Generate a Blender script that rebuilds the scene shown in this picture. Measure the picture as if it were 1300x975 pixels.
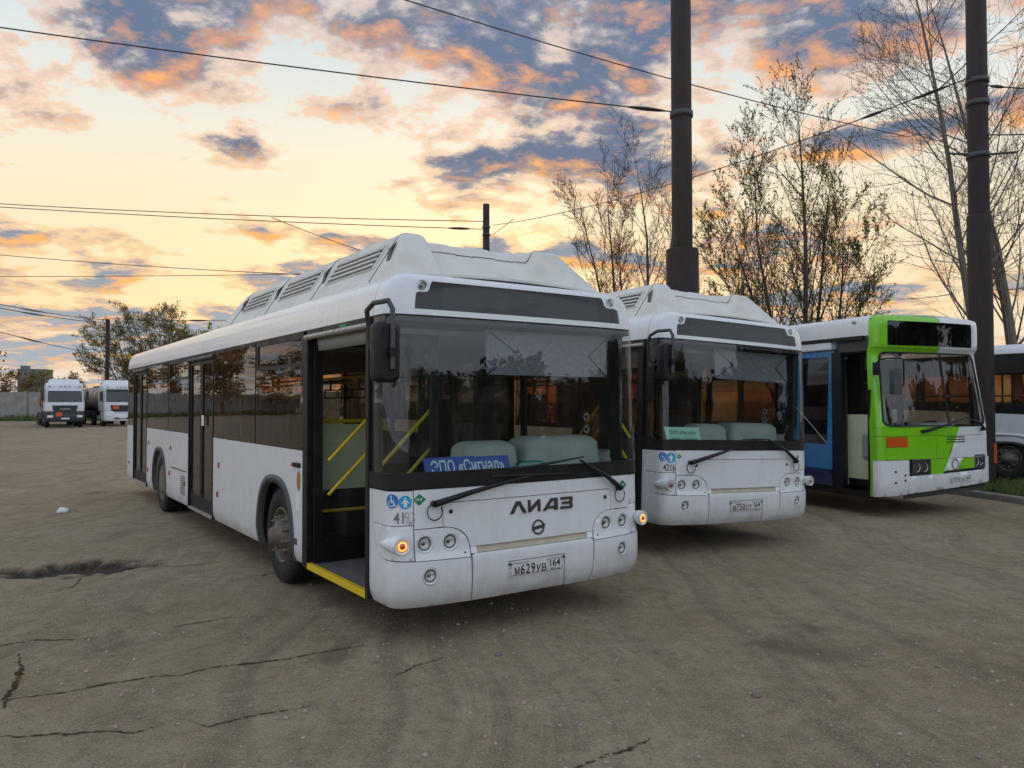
import bpy, bmesh, math, random
import numpy as np
from mathutils import Vector, Matrix, noise
from mathutils.geometry import delaunay_2d_cdt
R = math.radians
for o in list(bpy.data.objects): bpy.data.objects.remove(o)
SC = bpy.context.scene
COL = SC.collection
# ------------------------------------------------------------------ camera
CAM_H, CAM_F, CAM_P, CAM_R = 1.8151, 976.74, .0231, .0013
cd = bpy.data.cameras.new('camera'); cam = bpy.data.objects.new('camera', cd); COL.objects.link(cam)
cd.sensor_width = 36; cd.lens = CAM_F / 1300 * 36; cd.clip_start = .05; cd.clip_end = 6000
_F = Vector((0, math.cos(CAM_P), math.sin(CAM_P))); _U = Vector((0, -math.sin(CAM_P), math.cos(CAM_P))); _X = Vector((1, 0, 0))
_Rt = _X * math.cos(CAM_R) - _U * math.sin(CAM_R); _Up = _X * math.sin(CAM_R) + _U * math.cos(CAM_R)
cam.matrix_world = Matrix(((_Rt.x, _Up.x, -_F.x, 0), (_Rt.y, _Up.y, -_F.y, 0), (_Rt.z, _Up.z, -_F.z, CAM_H), (0, 0, 0, 1)))
SC.camera = cam
# ------------------------------------------------------------------ sky, sun, exposure
SUN_AZ, SUN_EL = R(-4), R(3.0)          # dusk sun low behind the parked buses (azimuth measured from +Y towards +X)
SUN_DIR = Vector((math.sin(SUN_AZ) * math.cos(SUN_EL), math.cos(SUN_AZ) * math.cos(SUN_EL), math.sin(SUN_EL)))
W = bpy.data.worlds.new('World'); SC.world = W; W.use_nodes = True
wt = W.node_tree; wt.nodes.clear()
def wn(t, **k):
    n = wt.nodes.new(t)
    for a, b in k.items(): setattr(n, a, b)
    return n
def wl(a, b): wt.links.new(a, b)
def wmath(op, a, b=None, c=None, clamp=False):
    n = wn('ShaderNodeMath', operation=op, use_clamp=clamp)
    for i, v in enumerate((a, b, c)):
        if v is None: continue
        if isinstance(v, (int, float)): n.inputs[i].default_value = v
        else: wl(v, n.inputs[i])
    return n.outputs[0]
def wvec(op, a, b=None, scale=None):
    n = wn('ShaderNodeVectorMath', operation=op)
    for i, v in enumerate((a, b)):
        if v is None: continue
        if isinstance(v, (tuple, list)): n.inputs[i].default_value = v
        else: wl(v, n.inputs[i])
    if scale is not None: n.inputs['Scale'].default_value = scale
    return n
def wramp(fac, stops, interp='LINEAR'):
    n = wn('ShaderNodeValToRGB'); r = n.color_ramp; r.interpolation = interp
    while len(r.elements) > 1: r.elements.remove(r.elements[0])
    for i, (p, c) in enumerate(stops):
        e = r.elements[0] if i == 0 else r.elements.new(p)
        e.position = p; e.color = (*c, 1) if len(c) == 3 else c
    wl(fac, n.inputs[0]); return n.outputs[0]
def wmix(f, a, b):
    n = wn('ShaderNodeMix', data_type='RGBA')
    for s, v in ((n.inputs['Factor'], f), (n.inputs[6], a), (n.inputs[7], b)):
        if isinstance(v, (int, float)): s.default_value = v
        elif isinstance(v, tuple): s.default_value = (*v, 1)
        else: wl(v, s)
    return n.outputs[2]
tc = wn('ShaderNodeTexCoord'); sep = wn('ShaderNodeSeparateXYZ'); wl(tc.outputs['Generated'], sep.inputs[0])
zz = wmath('MAXIMUM', sep.outputs[2], 0.0)
den = wmath('ADD', zz, .16)
px_ = wmath('DIVIDE', sep.outputs[0], den); py_ = wmath('DIVIDE', sep.outputs[1], den)
comb = wn('ShaderNodeCombineXYZ'); wl(px_, comb.inputs[0]); wl(py_, comb.inputs[1])
SKY_SEED = 17.2
comb.inputs[2].default_value = SKY_SEED
def cloudnoise(vec, scale, detail, rough, dist=0.0):
    n = wn('ShaderNodeTexNoise', noise_dimensions='3D'); n.inputs['Scale'].default_value = scale
    n.inputs['Detail'].default_value = detail; n.inputs['Roughness'].default_value = rough
    n.inputs['Distortion'].default_value = dist
    wl(vec, n.inputs['Vector']); return n.outputs['Fac']
# warm towards the sun's side, cool away from it
saz = wmath('ADD', wmath('MULTIPLY', sep.outputs[0], math.sin(SUN_AZ)), wmath('MULTIPLY', sep.outputs[1], math.cos(SUN_AZ)))
sunside = wmath('MULTIPLY_ADD', saz, .5, .5, clamp=True)
warm = wramp(zz, [(0, (.42, .45, .47)), (.05, (.52, .47, .38)), (.11, (.65, .50, .30)), (.22, (.66, .55, .36)), (.32, (.58, .56, .48)), (.46, (.40, .50, .56)), (1, (.44, .54, .67))])
cool = wramp(zz, [(0, (.64, .67, .72)), (.20, (.70, .76, .86)), (.5, (.66, .74, .87)), (1, (.44, .54, .67))])
base = wmix(wramp(sunside, [(.30, (0, 0, 0)), (.95, (1, 1, 1))]), cool, warm)
# the clear sky's own glow (Nishita, dusk sun) behind the clouds
st = wn('ShaderNodeTexSky'); st.sky_type = 'NISHITA'; st.sun_disc = False; st.sun_elevation = SUN_EL; st.sun_rotation = SUN_AZ; st.altitude = 100; st.dust_density = 2.0
base = wvec('ADD', base, wvec('SCALE', st.outputs[0], scale=.018).outputs[0]).outputs[0]
# two banks of broken cloud; the side that faces the sun is lit orange
SC1 = 2.6
n_a = cloudnoise(comb.outputs[0], SC1, 10, .60, .12)
shift = wvec('ADD', comb.outputs[0], (math.sin(SUN_AZ) * .075, math.cos(SUN_AZ) * .075, .0)).outputs[0]
n_b = cloudnoise(shift, SC1, 10, .60, .12)
big = cloudnoise(wvec('ADD', comb.outputs[0], (7.3, 2.1, 0)).outputs[0], .55, 2, .5)
cover = wramp(zz, [(0, (.56,) * 3), (.06, (.57,) * 3), (.13, (.56,) * 3), (.185, (.515,) * 3), (.22, (.44,) * 3), (.26, (.42,) * 3), (.30, (.50,) * 3), (.36, (.53,) * 3), (.47, (.54,) * 3), (.7, (.52,) * 3), (1, (.48,) * 3)])
raw = wmath('ADD', wmath('ADD', n_a, wmath('MULTIPLY_ADD', big, .34, -.17)), wmath('SUBTRACT', cover, .5))
dens = wramp(raw, [(.490, (0, 0, 0)), (.530, (.48,) * 3), (.600, (1, 1, 1))], 'EASE')
lit = wramp(wmath('MULTIPLY_ADD', wmath('SUBTRACT', n_a, n_b), 1.0, .5), [(.51, (0, 0, 0)), (.63, (1, 1, 1))])
thin = wramp(raw, [(.508, (1, 1, 1)), (.572, (.0, .0, .0))])
glow = wmath('MULTIPLY', wmath('MAXIMUM', wmath('MULTIPLY', lit, .9), thin), wramp(sunside, [(.55, (.10,) * 3), (.92, (1, 1, 1))]))
c_lit = wramp(zz, [(0, (.74, .38, .12)), (.22, (.84, .38, .08)), (.36, (.82, .35, .10)), (.5, (.72, .34, .16)), (1, (.50, .44, .42))])
c_shw = wramp(zz, [(0, (.29, .34, .385)), (.12, (.215, .265, .325)), (.3, (.075, .112, .190)), (.5, (.085, .125, .205)), (1, (.24, .28, .34))])
c_sh = wmix(wramp(sunside, [(.35, (0, 0, 0)), (.85, (1, 1, 1))]), (.42, .46, .53), c_shw)
c_mid = wmix(wramp(sunside, [(.4, (0, 0, 0)), (.9, (1, 1, 1))]), (.44, .46, .52), (.34, .265, .255))
c_sh = wmix(wramp(raw, [(.53, (0, 0, 0)), (.615, (1, 1, 1))]), c_mid, c_sh)
ccol = wmix(glow, c_sh, c_lit)
skyc = wmix(wmath('MULTIPLY', dens, .93), base, ccol)
bg1 = wn('ShaderNodeBackground'); wl(skyc, bg1.inputs[0]); bg1.inputs[1].default_value = 1.0
W.cycles.sampling_method = 'NONE'
wo = wn('ShaderNodeOutputWorld'); wl(bg1.outputs[0], wo.inputs[0])
sl = bpy.data.lights.new('sun', 'SUN'); sl.energy = .5; sl.angle = R(12); sl.color = (1, .72, .45)
sun = bpy.data.objects.new('sun', sl); COL.objects.link(sun); sun.rotation_euler = (-SUN_DIR).to_track_quat('-Z', 'Y').to_euler()
vs = SC.view_settings; vs.view_transform = 'Standard'; vs.look = 'None'; vs.exposure = 0.5; vs.gamma = 1; vs.use_curve_mapping = False
SC.cycles.use_denoising = True; SC.cycles.max_bounces = 6; SC.cycles.transparent_max_bounces = 24
SC.cycles.diffuse_bounces = 2; SC.cycles.glossy_bounces = 3; SC.cycles.caustics_reflective = False; SC.cycles.caustics_refractive = False
SC.cycles.sample_clamp_indirect = 6
# ------------------------------------------------------------------ materials
MATS = {}
def _mt(name):
    m = bpy.data.materials.new(name); m.use_nodes = True; t = m.node_tree; t.nodes.clear()
    out = t.nodes.new('ShaderNodeOutputMaterial'); MATS[name] = m
    return m, t, out
class NT:
    def __init__(s, t): s.t = t
    def n(s, ty, **k):
        x = s.t.nodes.new(ty)
        for a, b in k.items(): setattr(x, a, b)
        return x
    def l(s, a, b): s.t.links.new(a, b)
    def put(s, sock, v):
        if isinstance(v, (int, float)): sock.default_value = v
        elif isinstance(v, tuple): sock.default_value = (*v, 1) if len(v) == 3 and sock.type == 'RGBA' else v
        else: s.l(v, sock)
    def math(s, op, a, b=0.0, c=0.0, clamp=False):
        x = s.n('ShaderNodeMath', operation=op, use_clamp=clamp)
        for i, v in enumerate((a, b, c)): s.put(x.inputs[i], v)
        return x.outputs[0]
    def noise(s, vec, scale, detail=4, rough=.55, dist=0.0):
        x = s.n('ShaderNodeTexNoise'); s.put(x.inputs['Scale'], scale); x.inputs['Detail'].default_value = detail
        x.inputs['Roughness'].default_value = rough; x.inputs['Distortion'].default_value = dist
        if vec is not None: s.l(vec, x.inputs['Vector'])
        return x.outputs['Fac']
    def ramp(s, f, stops, interp='LINEAR'):
        x = s.n('ShaderNodeValToRGB'); r = x.color_ramp; r.interpolation = interp
        while len(r.elements) > 1: r.elements.remove(r.elements[0])
        for i, (p, c) in enumerate(stops):
            e = r.elements[0] if i == 0 else r.elements.new(p); e.position = p
            c = (c,) * 3 if isinstance(c, (int, float)) else c
            e.color = (*c, 1)
        s.l(f, x.inputs[0]); return x.outputs[0]
    def mix(s, f, a, b, blend='MIX'):
        x = s.n('ShaderNodeMix', data_type='RGBA', blend_type=blend)
        s.put(x.inputs['Factor'], f); s.put(x.inputs[6], a); s.put(x.inputs[7], b); return x.outputs[2]
    def map(s, vec, scale=(1, 1, 1), loc=(0, 0, 0), rot=(0, 0, 0)):
        x = s.n('ShaderNodeMapping'); x.inputs['Scale'].default_value = scale; x.inputs['Location'].default_value = loc; x.inputs['Rotation'].default_value = rot
        s.l(vec, x.inputs[0]); return x.outputs[0]
    def bump(s, h, strength, dist=.01):
        x = s.n('ShaderNodeBump'); x.inputs['Strength'].default_value = strength; x.inputs['Distance'].default_value = dist
        s.l(h, x.inputs['Height']); return x.outputs[0]
    def coord(s, k='Object'): return s.n('ShaderNodeTexCoord').outputs[k]
def pbr(name, col, rough=.5, metal=0.0, vary=.0, vscale=6.0, dirt=0.0, dirtcol=(.16, .13, .10), dscale=3.0, bump=0.0, bscale=80.0, coat=0.0, spec=.5, stretch=(1, 1, 1), rvar=0.0):
    m, t, out = _mt(name); k = NT(t); b = k.n('ShaderNodeBsdfPrincipled'); k.l(b.outputs[0], out.inputs[0])
    b.inputs['Roughness'].default_value = rough; b.inputs['Metallic'].default_value = metal
    b.inputs['Coat Weight'].default_value = coat; b.inputs['Coat Roughness'].default_value = .12; b.inputs['Specular IOR Level'].default_value = spec
    c = col; v = None
    if vary or dirt or bump or rvar: v = k.map(k.coord(), stretch)
    if vary:
        f = k.noise(v, vscale, 6, .6)
        c = k.mix(k.ramp(f, [(.3, 0.0), (.7, 1.0)]), tuple(x * (1 - vary) for x in col), tuple(min(1, x * (1 + vary * .6)) for x in col))
    if dirt:
        f = k.ramp(k.noise(v, dscale, 9, .68, .4), [(.46, 0.0), (.74, 1.0)])
        c = k.mix(k.math('MULTIPLY', f, dirt), c, dirtcol)
        k.l(k.math('MULTIPLY_ADD', f, .35, rough, clamp=True), b.inputs['Roughness'])
    elif rvar:
        k.l(k.math('MULTIPLY_ADD', k.noise(v, vscale * 2, 5), rvar, rough - rvar * .5, clamp=True), b.inputs['Roughness'])
    k.put(b.inputs['Base Color'], c)
    if bump: k.l(k.bump(k.noise(v, bscale, 4, .6), bump), b.inputs['Normal'])
    return m
def glass(name, tint, f0=.06, film=0.0, filmcol=(.35, .34, .32), rough=0.0, wavy=0.0):
    """a single pane: see-through tint, mirror by Schlick on either side, and a little film (dust; on side glass also a painted brown reflection)"""
    m, t, out = _mt(name); k = NT(t)
    geo = k.n('ShaderNodeNewGeometry'); dp = k.n('ShaderNodeVectorMath', operation='DOT_PRODUCT'); k.l(geo.outputs['Normal'], dp.inputs[0]); k.l(geo.outputs['Incoming'], dp.inputs[1])
    c = k.math('ABSOLUTE', dp.outputs['Value']); x5 = k.math('POWER', k.math('SUBTRACT', 1.0, c, clamp=True), 5.0)
    fac = k.math('MULTIPLY_ADD', x5, 1 - f0, f0, clamp=True)
    tr = k.n('ShaderNodeBsdfTransparent'); tr.inputs[0].default_value = (*tint, 1)
    gl = k.n('ShaderNodeBsdfGlossy'); gl.inputs['Roughness'].default_value = rough; gl.inputs['Color'].default_value = (.95, .97, 1, 1)
    if wavy:
        k.l(k.bump(k.noise(k.coord(), 1.6, 2, .5), wavy, .06), gl.inputs['Normal'])
    mx = k.n('ShaderNodeMixShader'); k.l(fac, mx.inputs[0]); 
    last = tr.outputs[0]
    if film:
        df = k.n('ShaderNodeBsdfDiffuse'); df.inputs[0].default_value = (*filmcol, 1)
        f = k.ramp(k.noise(k.map(k.coord(), (3, 3, .8)), 3.0, 9, .7, .6), [(.38, .05), (.72, 1.0)])
        m2 = k.n('ShaderNodeMixShader'); k.l(k.math('MULTIPLY', f, film), m2.inputs[0]); k.l(tr.outputs[0], m2.inputs[1]); k.l(df.outputs[0], m2.inputs[2]); last = m2.outputs[0]
    k.l(last, mx.inputs[1]); k.l(gl.outputs[0], mx.inputs[2]); k.l(mx.outputs[0], out.inputs[0]); return m
def emit(name, col, strength):
    m, t, out = _mt(name); k = NT(t); e = k.n('ShaderNodeEmission'); e.inputs[0].default_value = (*col, 1); e.inputs[1].default_value = strength; k.l(e.outputs[0], out.inputs[0]); return m
# white bus paint with road film: streaks run down the panel, splashes with their own outline
def bus_paint(name, col, film=.30):
    m, t, out = _mt(name); k = NT(t); b = k.n('ShaderNodeBsdfPrincipled'); k.l(b.outputs[0], out.inputs[0]); co = k.coord()
    b.inputs['Coat Weight'].default_value = .5; b.inputs['Coat Roughness'].default_value = .1
    streak = k.ramp(k.noise(k.map(co, (5, 5, .7)), 3.0, 9, .7, .5), [(.45, 0.0), (.75, 1.0)])
    blot = k.ramp(k.noise(co, 2.2, 8, .65, .3), [(.42, 0.0), (.72, 1.0)])
    spk = k.ramp(k.noise(co, 55, 3, .6), [(.62, 0.0), (.74, 1.0)])
    sep = k.n('ShaderNodeSeparateXYZ'); k.l(co, sep.inputs[0])
    splash = k.ramp(k.math('ADD', k.math('MULTIPLY', sep.outputs[2], -1.0), k.math('MULTIPLY_ADD', k.noise(co, 3.5, 9, .7), .7, .55)), [(.30, 0.0), (.75, 1.0)])
    f = k.math('ADD', k.math('MULTIPLY', streak, .28), k.math('MULTIPLY', blot, .22)); f = k.math('ADD', f, k.math('MULTIPLY', splash, 1.05)); f = k.math('ADD', f, k.math('MULTIPLY', spk, .07))
    f = k.math('MULTIPLY', f, film, clamp=True)
    k.l(k.mix(f, col, (.20, .17, .13)), b.inputs['Base Color'])
    k.l(k.math('MULTIPLY_ADD', f, .6, .26, clamp=True), b.inputs['Roughness'])
    k.l(k.bump(k.noise(co, 1.3, 2, .5), .12, .03), b.inputs['Normal'])
    return m
WHITE = bus_paint('white_paint', (.77, .80, .825), .46)
ROOFW = pbr('roof_white', (.68, .68, .64), .5, vary=.06, dirt=.30, dirtcol=(.34, .31, .22), dscale=2.2)
GREEN = bus_paint('green_paint', (.20, .60, .008), .25)
BLUE = bus_paint('blue_paint', (.02, .20, .46), .30)
NAVY = bus_paint('navy_paint', (.012, .02, .10), .30)
BLACK = pbr('black_trim', (.009, .009, .011), .40, vary=.3, dirt=.12, dirtcol=(.07, .06, .055), dscale=5, spec=.35)
RUBBER = pbr('rubber', (.012, .012, .013), .75, dirt=.3, dirtcol=(.06, .05, .04), dscale=9, bump=.3)
GREYTRIM = pbr('grey_trim', (.06, .06, .065), .5, dirt=.3, dirtcol=(.14, .13, .11))
SEAM = pbr('seam_dark', (.02, .02, .022), .8)
STEEL = pbr('steel', (.42, .40, .38), .42, .6, dirt=.45, dirtcol=(.14, .10, .07), dscale=12)
RIM = pbr('rim_grey', (.15, .125, .10), .55, .3, dirt=.8, dirtcol=(.085, .062, .045), dscale=8)
CHROME = pbr('chrome', (.75, .75, .74), .12, 1.0)
REFL = pbr('lamp_reflector', (.82, .82, .80), .28, .35)
PLASTIC = pbr('dash_grey', (.33, .36, .35), .55, vary=.12, bump=.1, bscale=200)
SEATM = pbr('seat_fabric', (.035, .045, .07), .9, vary=.3, vscale=60)
SEATD = pbr('driver_seat', (.02, .018, .02), .85, vary=.3, vscale=40)
CEIL = pbr('ceiling_grey', (.42, .42, .40), .6, vary=.08)
FLOORM = pbr('bus_floor', (.10, .10, .10), .7, dirt=.5, dirtcol=(.17, .15, .12), dscale=6, vary=.2, vscale=30)
YELLOW = pbr('yellow_rail', (.72, .52, .010), .4, dirt=.25, dirtcol=(.2, .15, .05), dscale=10)
PALEGREEN = pbr('pale_green', (.66, .70, .48), .55, vary=.1)
INNER = pbr('inner_brown', (.16, .13, .10), .7, vary=.2)
GL_WS = glass('windscreen_glass', (.80, .87, .83), .055, film=.045, filmcol=(.40, .41, .40), wavy=.012)
GL_SIDE = glass('side_glass', (.48, .34, .22), .055, film=.26, filmcol=(.20, .11, .055), wavy=.03)  # film holds dust plus the warm brown reflection, put into its colour
GL_CLEAR = glass('clear_glass', (.80, .84, .80), .07, film=.08)
GL_DARK = glass('dark_glass', (.10, .11, .12), .07, film=.08, filmcol=(.2, .2, .2), wavy=.015)
GL_SIGN = glass('sign_glass', (.36, .39, .39), .045, film=.05, filmcol=(.25, .25, .25), wavy=.01)
LENS = glass('lens_clear', (.93, .93, .92), .10)
def led_panel():
    m, t, out = _mt('led_matrix'); k = NT(t); b = k.n('ShaderNodeBsdfPrincipled'); k.l(b.outputs[0], out.inputs[0]); co = k.coord()
    br = k.n('ShaderNodeTexBrick'); br.offset = 0; br.inputs['Scale'].default_value = 1; br.inputs['Mortar Size'].default_value = .006; br.inputs['Mortar Smooth'].default_value = .4
    br.inputs['Brick Width'].default_value = .016; br.inputs['Row Height'].default_value = .016
    k.l(k.map(co, (1, 1, 1), rot=(R(90), 0, 0)), br.inputs['Vector'])
    br.inputs['Color1'].default_value = (.42, .44, .42, 1); br.inputs['Color2'].default_value = (.33, .35, .33, 1); br.inputs['Mortar'].default_value = (.06, .065, .07, 1)
    k.l(k.mix(k.math('MULTIPLY', k.noise(co, 5, 4), .4), br.outputs[0], (.1, .11, .11)), b.inputs['Base Color']); b.inputs['Roughness'].default_value = .6
    return m
LED = led_panel()
AMBER_LIT = emit('amber_lit', (1.0, .36, .05), 2.2)
AMBER_CORE = pbr('amber_core', (.45, .05, .01), .25)
AMBER = pbr('amber_lens', (.60, .10, .012), .25, coat=.5)
RED = pbr('red_lens', (.35, .02, .015), .3, coat=.4)
def flat(name, col, rough=.5): return pbr(name, col, rough)
S_BLUE = flat('sticker_blue', (.01, .17, .52)); S_CYAN = flat('sticker_cyan', (.01, .34, .62)); S_WHITE = flat('sticker_white', (.78, .78, .78)); S_GREEN = flat('sticker_green', (.01, .22, .10))
S_BLACK = flat('letter_black', (.015, .015, .015)); S_GREY = pbr('letter_worn', (.20, .20, .21), .6, vary=.3, vscale=40); S_BADGE = pbr('badge_grey', (.075, .06, .06), .35, .3)
PLATE = pbr('plate_white', (.72, .72, .70), .4, dirt=.25, dscale=8)
P_BLUE = flat('placard_blue', (.06, .10, .42), .6); P_MINT = flat('placard_mint', (.42, .72, .60), .6); P_TEAL = flat('letter_teal', (.01, .20, .16)); P_PALE = flat('letter_pale', (.62, .70, .80))
# ------------------------------------------------------------------ mesh helpers
def link(o, parent=None):
    COL.objects.link(o)
    if parent is not None: o.parent = parent
    return o
def tag(o, label=None, cat=None, group=None, kind=None):
    if label: o['label'] = label
    if cat: o['category'] = cat
    if group: o['group'] = group
    if kind: o['kind'] = kind
    return o
def empty(name, loc=(0, 0, 0), rz=0.0, label=None, cat=None, group=None):
    o = bpy.data.objects.new(name, None); o.empty_display_size = .2; link(o); o.location = loc; o.rotation_euler = (0, 0, rz)
    return tag(o, label, cat, group)
class MB:
    def __init__(s): s.v = []; s.f = []; s.s = []
    def add(s, vs, fs, smooth=False):
        b = len(s.v); s.v += [tuple(p) for p in vs]; s.f += [tuple(b + i for i in q) for q in fs]; s.s += [smooth] * len(fs); return s
    def box(s, x0, x1, y0, y1, z0, z1, M=None):
        vs = [Vector((x, y, z)) for z in (z0, z1) for y in (y0, y1) for x in (x0, x1)]
        if M is not None: vs = [M @ p for p in vs]
        return s.add(vs, [(0, 2, 3, 1), (4, 5, 7, 6), (0, 1, 5, 4), (2, 6, 7, 3), (0, 4, 6, 2), (1, 3, 7, 5)])
    def tube(s, pts, r, n=8, caps=True, smooth=True):
        pts = [Vector(p) for p in pts]; N = len(pts); rs = r if isinstance(r, (list, tuple)) else [r] * N
        vs = []; ref = None
        for i, p in enumerate(pts):
            t = (pts[min(i + 1, N - 1)] - pts[max(i - 1, 0)]).normalized()
            if ref is None or abs(ref.dot(t)) > .95: ref = Vector((0, 0, 1)) if abs(t.z) < .9 else Vector((1, 0, 0))
            a = t.cross(ref).normalized(); b = t.cross(a); ref = -b if False else ref
            for j in range(n):
                q = 2 * math.pi * j / n; vs.append(p + (a * math.cos(q) + b * math.sin(q)) * rs[i])
        fs = [(i * n + j, i * n + (j + 1) % n, (i + 1) * n + (j + 1) % n, (i + 1) * n + j) for i in range(N - 1) for j in range(n)]
        s.add(vs, fs, smooth)
        if caps: s.add(vs[:n], [tuple(range(n))]); s.add(vs[-n:], [tuple(range(n))[::-1]])
        return s
    def lathe(s, prof, o, ax, n=24, smooth=True, close=False):
        """prof: (radius, height along ax)"""
        o = Vector(o); ax = Vector(ax).normalized(); ref = Vector((0, 0, 1)) if abs(ax.z) < .9 else Vector((1, 0, 0)); a = ax.cross(ref).normalized(); b = ax.cross(a)
        vs = [o + ax * h + (a * math.cos(2 * math.pi * j / n) + b * math.sin(2 * math.pi * j / n)) * r for r, h in prof for j in range(n)]
        m = len(prof)
        fs = [(i * n + j, i * n + (j + 1) % n, ((i + 1) % m) * n + (j + 1) % n, ((i + 1) % m) * n + j) for i in range(m if close else m - 1) for j in range(n)]
        return s.add(vs, fs, smooth)
    def disc(s, o, ax, r, n=20): 
        o = Vector(o); ax = Vector(ax).normalized(); ref = Vector((0, 0, 1)) if abs(ax.z) < .9 else Vector((1, 0, 0)); a = ax.cross(ref).normalized(); b = ax.cross(a)
        return s.add([o + (a * math.cos(2 * math.pi * j / n) + b * math.sin(2 * math.pi * j / n)) * r for j in range(n)], [tuple(range(n))])
    def quad(s, a, b, c, d): return s.add([a, b, c, d], [(0, 1, 2, 3)])
    def loft(s, rings, close=True, caps=True, smooth=True):
        n = len(rings[0]); vs = [p for r in rings for p in r]; m = n if close else n - 1
        s.add(vs, [(i * n + j, i * n + (j + 1) % n, (i + 1) * n + (j + 1) % n, (i + 1) * n + j) for i in range(len(rings) - 1) for j in range(m)], smooth)
        if caps: s.add(rings[0], [tuple(range(n))]); s.add(rings[-1], [tuple(range(n))[::-1]])
        return s
    def mesh(s, name):
        me = bpy.data.meshes.new(name); me.from_pydata(s.v, [], s.f); me.polygons.foreach_set('use_smooth', s.s); me.update(); return me
    def build(s, name, mat, parent=None, bevel=0.0, fix=True):
        me = s.mesh(name)
        if fix:
            bm = bmesh.new(); bm.from_mesh(me); bmesh.ops.recalc_face_normals(bm, faces=bm.faces); bm.to_mesh(me); bm.free()
        me.materials.append(mat)
        o = link(bpy.data.objects.new(name, me), parent)
        if bevel:
            b = o.modifiers.new('bevel', 'BEVEL'); b.width = bevel; b.segments = 2; b.limit_method = 'ANGLE'; b.angle_limit = R(40)
        return o
def inpoly(P, poly):
    x, y = P[:, 0], P[:, 1]; r = np.zeros(len(P), bool); q = np.asarray(poly); x2, y2 = np.roll(q[:, 0], -1), np.roll(q[:, 1], -1)
    for a, b, c, d in zip(q[:, 0], q[:, 1], x2, y2):
        if b == d: continue
        k = ((b > y) != (d > y)) & (x < (c - a) * (y - b) / (d - b) + a); r ^= k
    return r
def segdist(P, poly):
    q = np.asarray(poly); D = np.full(len(P), 1e9)
    for a, b in zip(q, np.roll(q, -1, 0)):
        d = b - a; L = max(1e-12, d @ d); t = np.clip(((P - a) @ d) / L, 0, 1); D = np.minimum(D, np.hypot(*(P - a - t[:, None] * d).T))
    return D
def sheet(mb, outer, holes, fn, thick=.012, step=(.08, .08), interior=True):
    """a curved panel cut to an outline (with openings), mapped by fn(a, b, off) and given a thickness"""
    sa, sb = step; loops = []
    for lp in [outer] + list(holes):
        q = []
        for (a, b), (c, d) in zip(lp, lp[1:] + lp[:1]):
            a, b, c, d = a / sa, b / sb, c / sa, d / sb; n = max(1, int(math.ceil(math.hypot(c - a, d - b) - .01))) if interior else 1
            q += [(a + (c - a) * i / n, b + (d - b) * i / n) for i in range(n)]
        loops.append(q)
    pts = []; edges = []
    for q in loops:
        b = len(pts); pts += q; edges += [(b + i, b + (i + 1) % len(q)) for i in range(len(q))]
    if interior:
        o = np.asarray(loops[0]); lo, hi = o.min(0), o.max(0)
        gx, gy = np.meshgrid(np.arange(math.ceil(lo[0]), hi[0] + .001), np.arange(math.ceil(lo[1]), hi[1] + .001)); G = np.stack([gx.ravel(), gy.ravel()], 1)
        if len(G):
            k = inpoly(G, loops[0])
            for h in loops[1:]: k &= ~inpoly(G, h)
            for h in loops: k &= segdist(G, h) > .4
            pts += [tuple(p) for p in G[k]]
    r = delaunay_2d_cdt([Vector(p) for p in pts], edges, [], 0, 1e-5); V = np.array([(p.x, p.y) for p in r[0]]); T = [tuple(f) for f in r[2]]
    C = np.array([V[list(f)].mean(0) for f in T]); k = inpoly(C, loops[0])
    for h in loops[1:]: k &= ~inpoly(C, h)
    T = [f for f, q in zip(T, k) if q]
    F = [Vector(fn(x * sa, y * sb, 0)) for x, y in V]
    N = Vector(fn(V[T[0][0]][0] * sa, V[T[0][0]][1] * sb, .01)) - F[T[0][0]]
    f0 = T[0]; nn = (F[f0[1]] - F[f0[0]]).cross(F[f0[2]] - F[f0[0]])
    if nn.dot(N) < 0: T = [f[::-1] for f in T]
    mb.add(F, T, True)
    if thick:
        Bk = [Vector(fn(x * sa, y * sb, -thick)) for x, y in V]; mb.add(Bk, [f[::-1] for f in T], True)
        ec = {}
        for f in T:
            for i in range(len(f)):
                e = (f[i], f[(i + 1) % len(f)]); ec[e] = 1
        for (i, j) in list(ec):
            if (j, i) not in ec: mb.add([F[i], F[j], Bk[j], Bk[i]], [(1, 0, 3, 2)])
    return mb
def panel(name, mat, parent, outer, fn, holes=(), thick=.012, step=(.08, .08), interior=True):
    return sheet(MB(), list(outer), list(holes), fn, thick, step, interior).build(name, mat, parent, fix=False)
def rect(a0, a1, b0, b1): return [(a0, b0), (a1, b0), (a1, b1), (a0, b1)]
def rrect(a0, a1, b0, b1, r, n=4):
    P = []
    for cx, cy, s in ((a1 - r, b1 - r, 0), (a0 + r, b1 - r, 90), (a0 + r, b0 + r, 180), (a1 - r, b0 + r, 270)):
        P += [(cx + r * math.cos(R(s + 90 * i / n)), cy + r * math.sin(R(s + 90 * i / n))) for i in range(n + 1)]
    return P
def circ(a, b, r, n=20, rb=None): return [(a + r * math.cos(2 * math.pi * i / n), b + (rb or r) * math.sin(2 * math.pi * i / n)) for i in range(n)]
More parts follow.
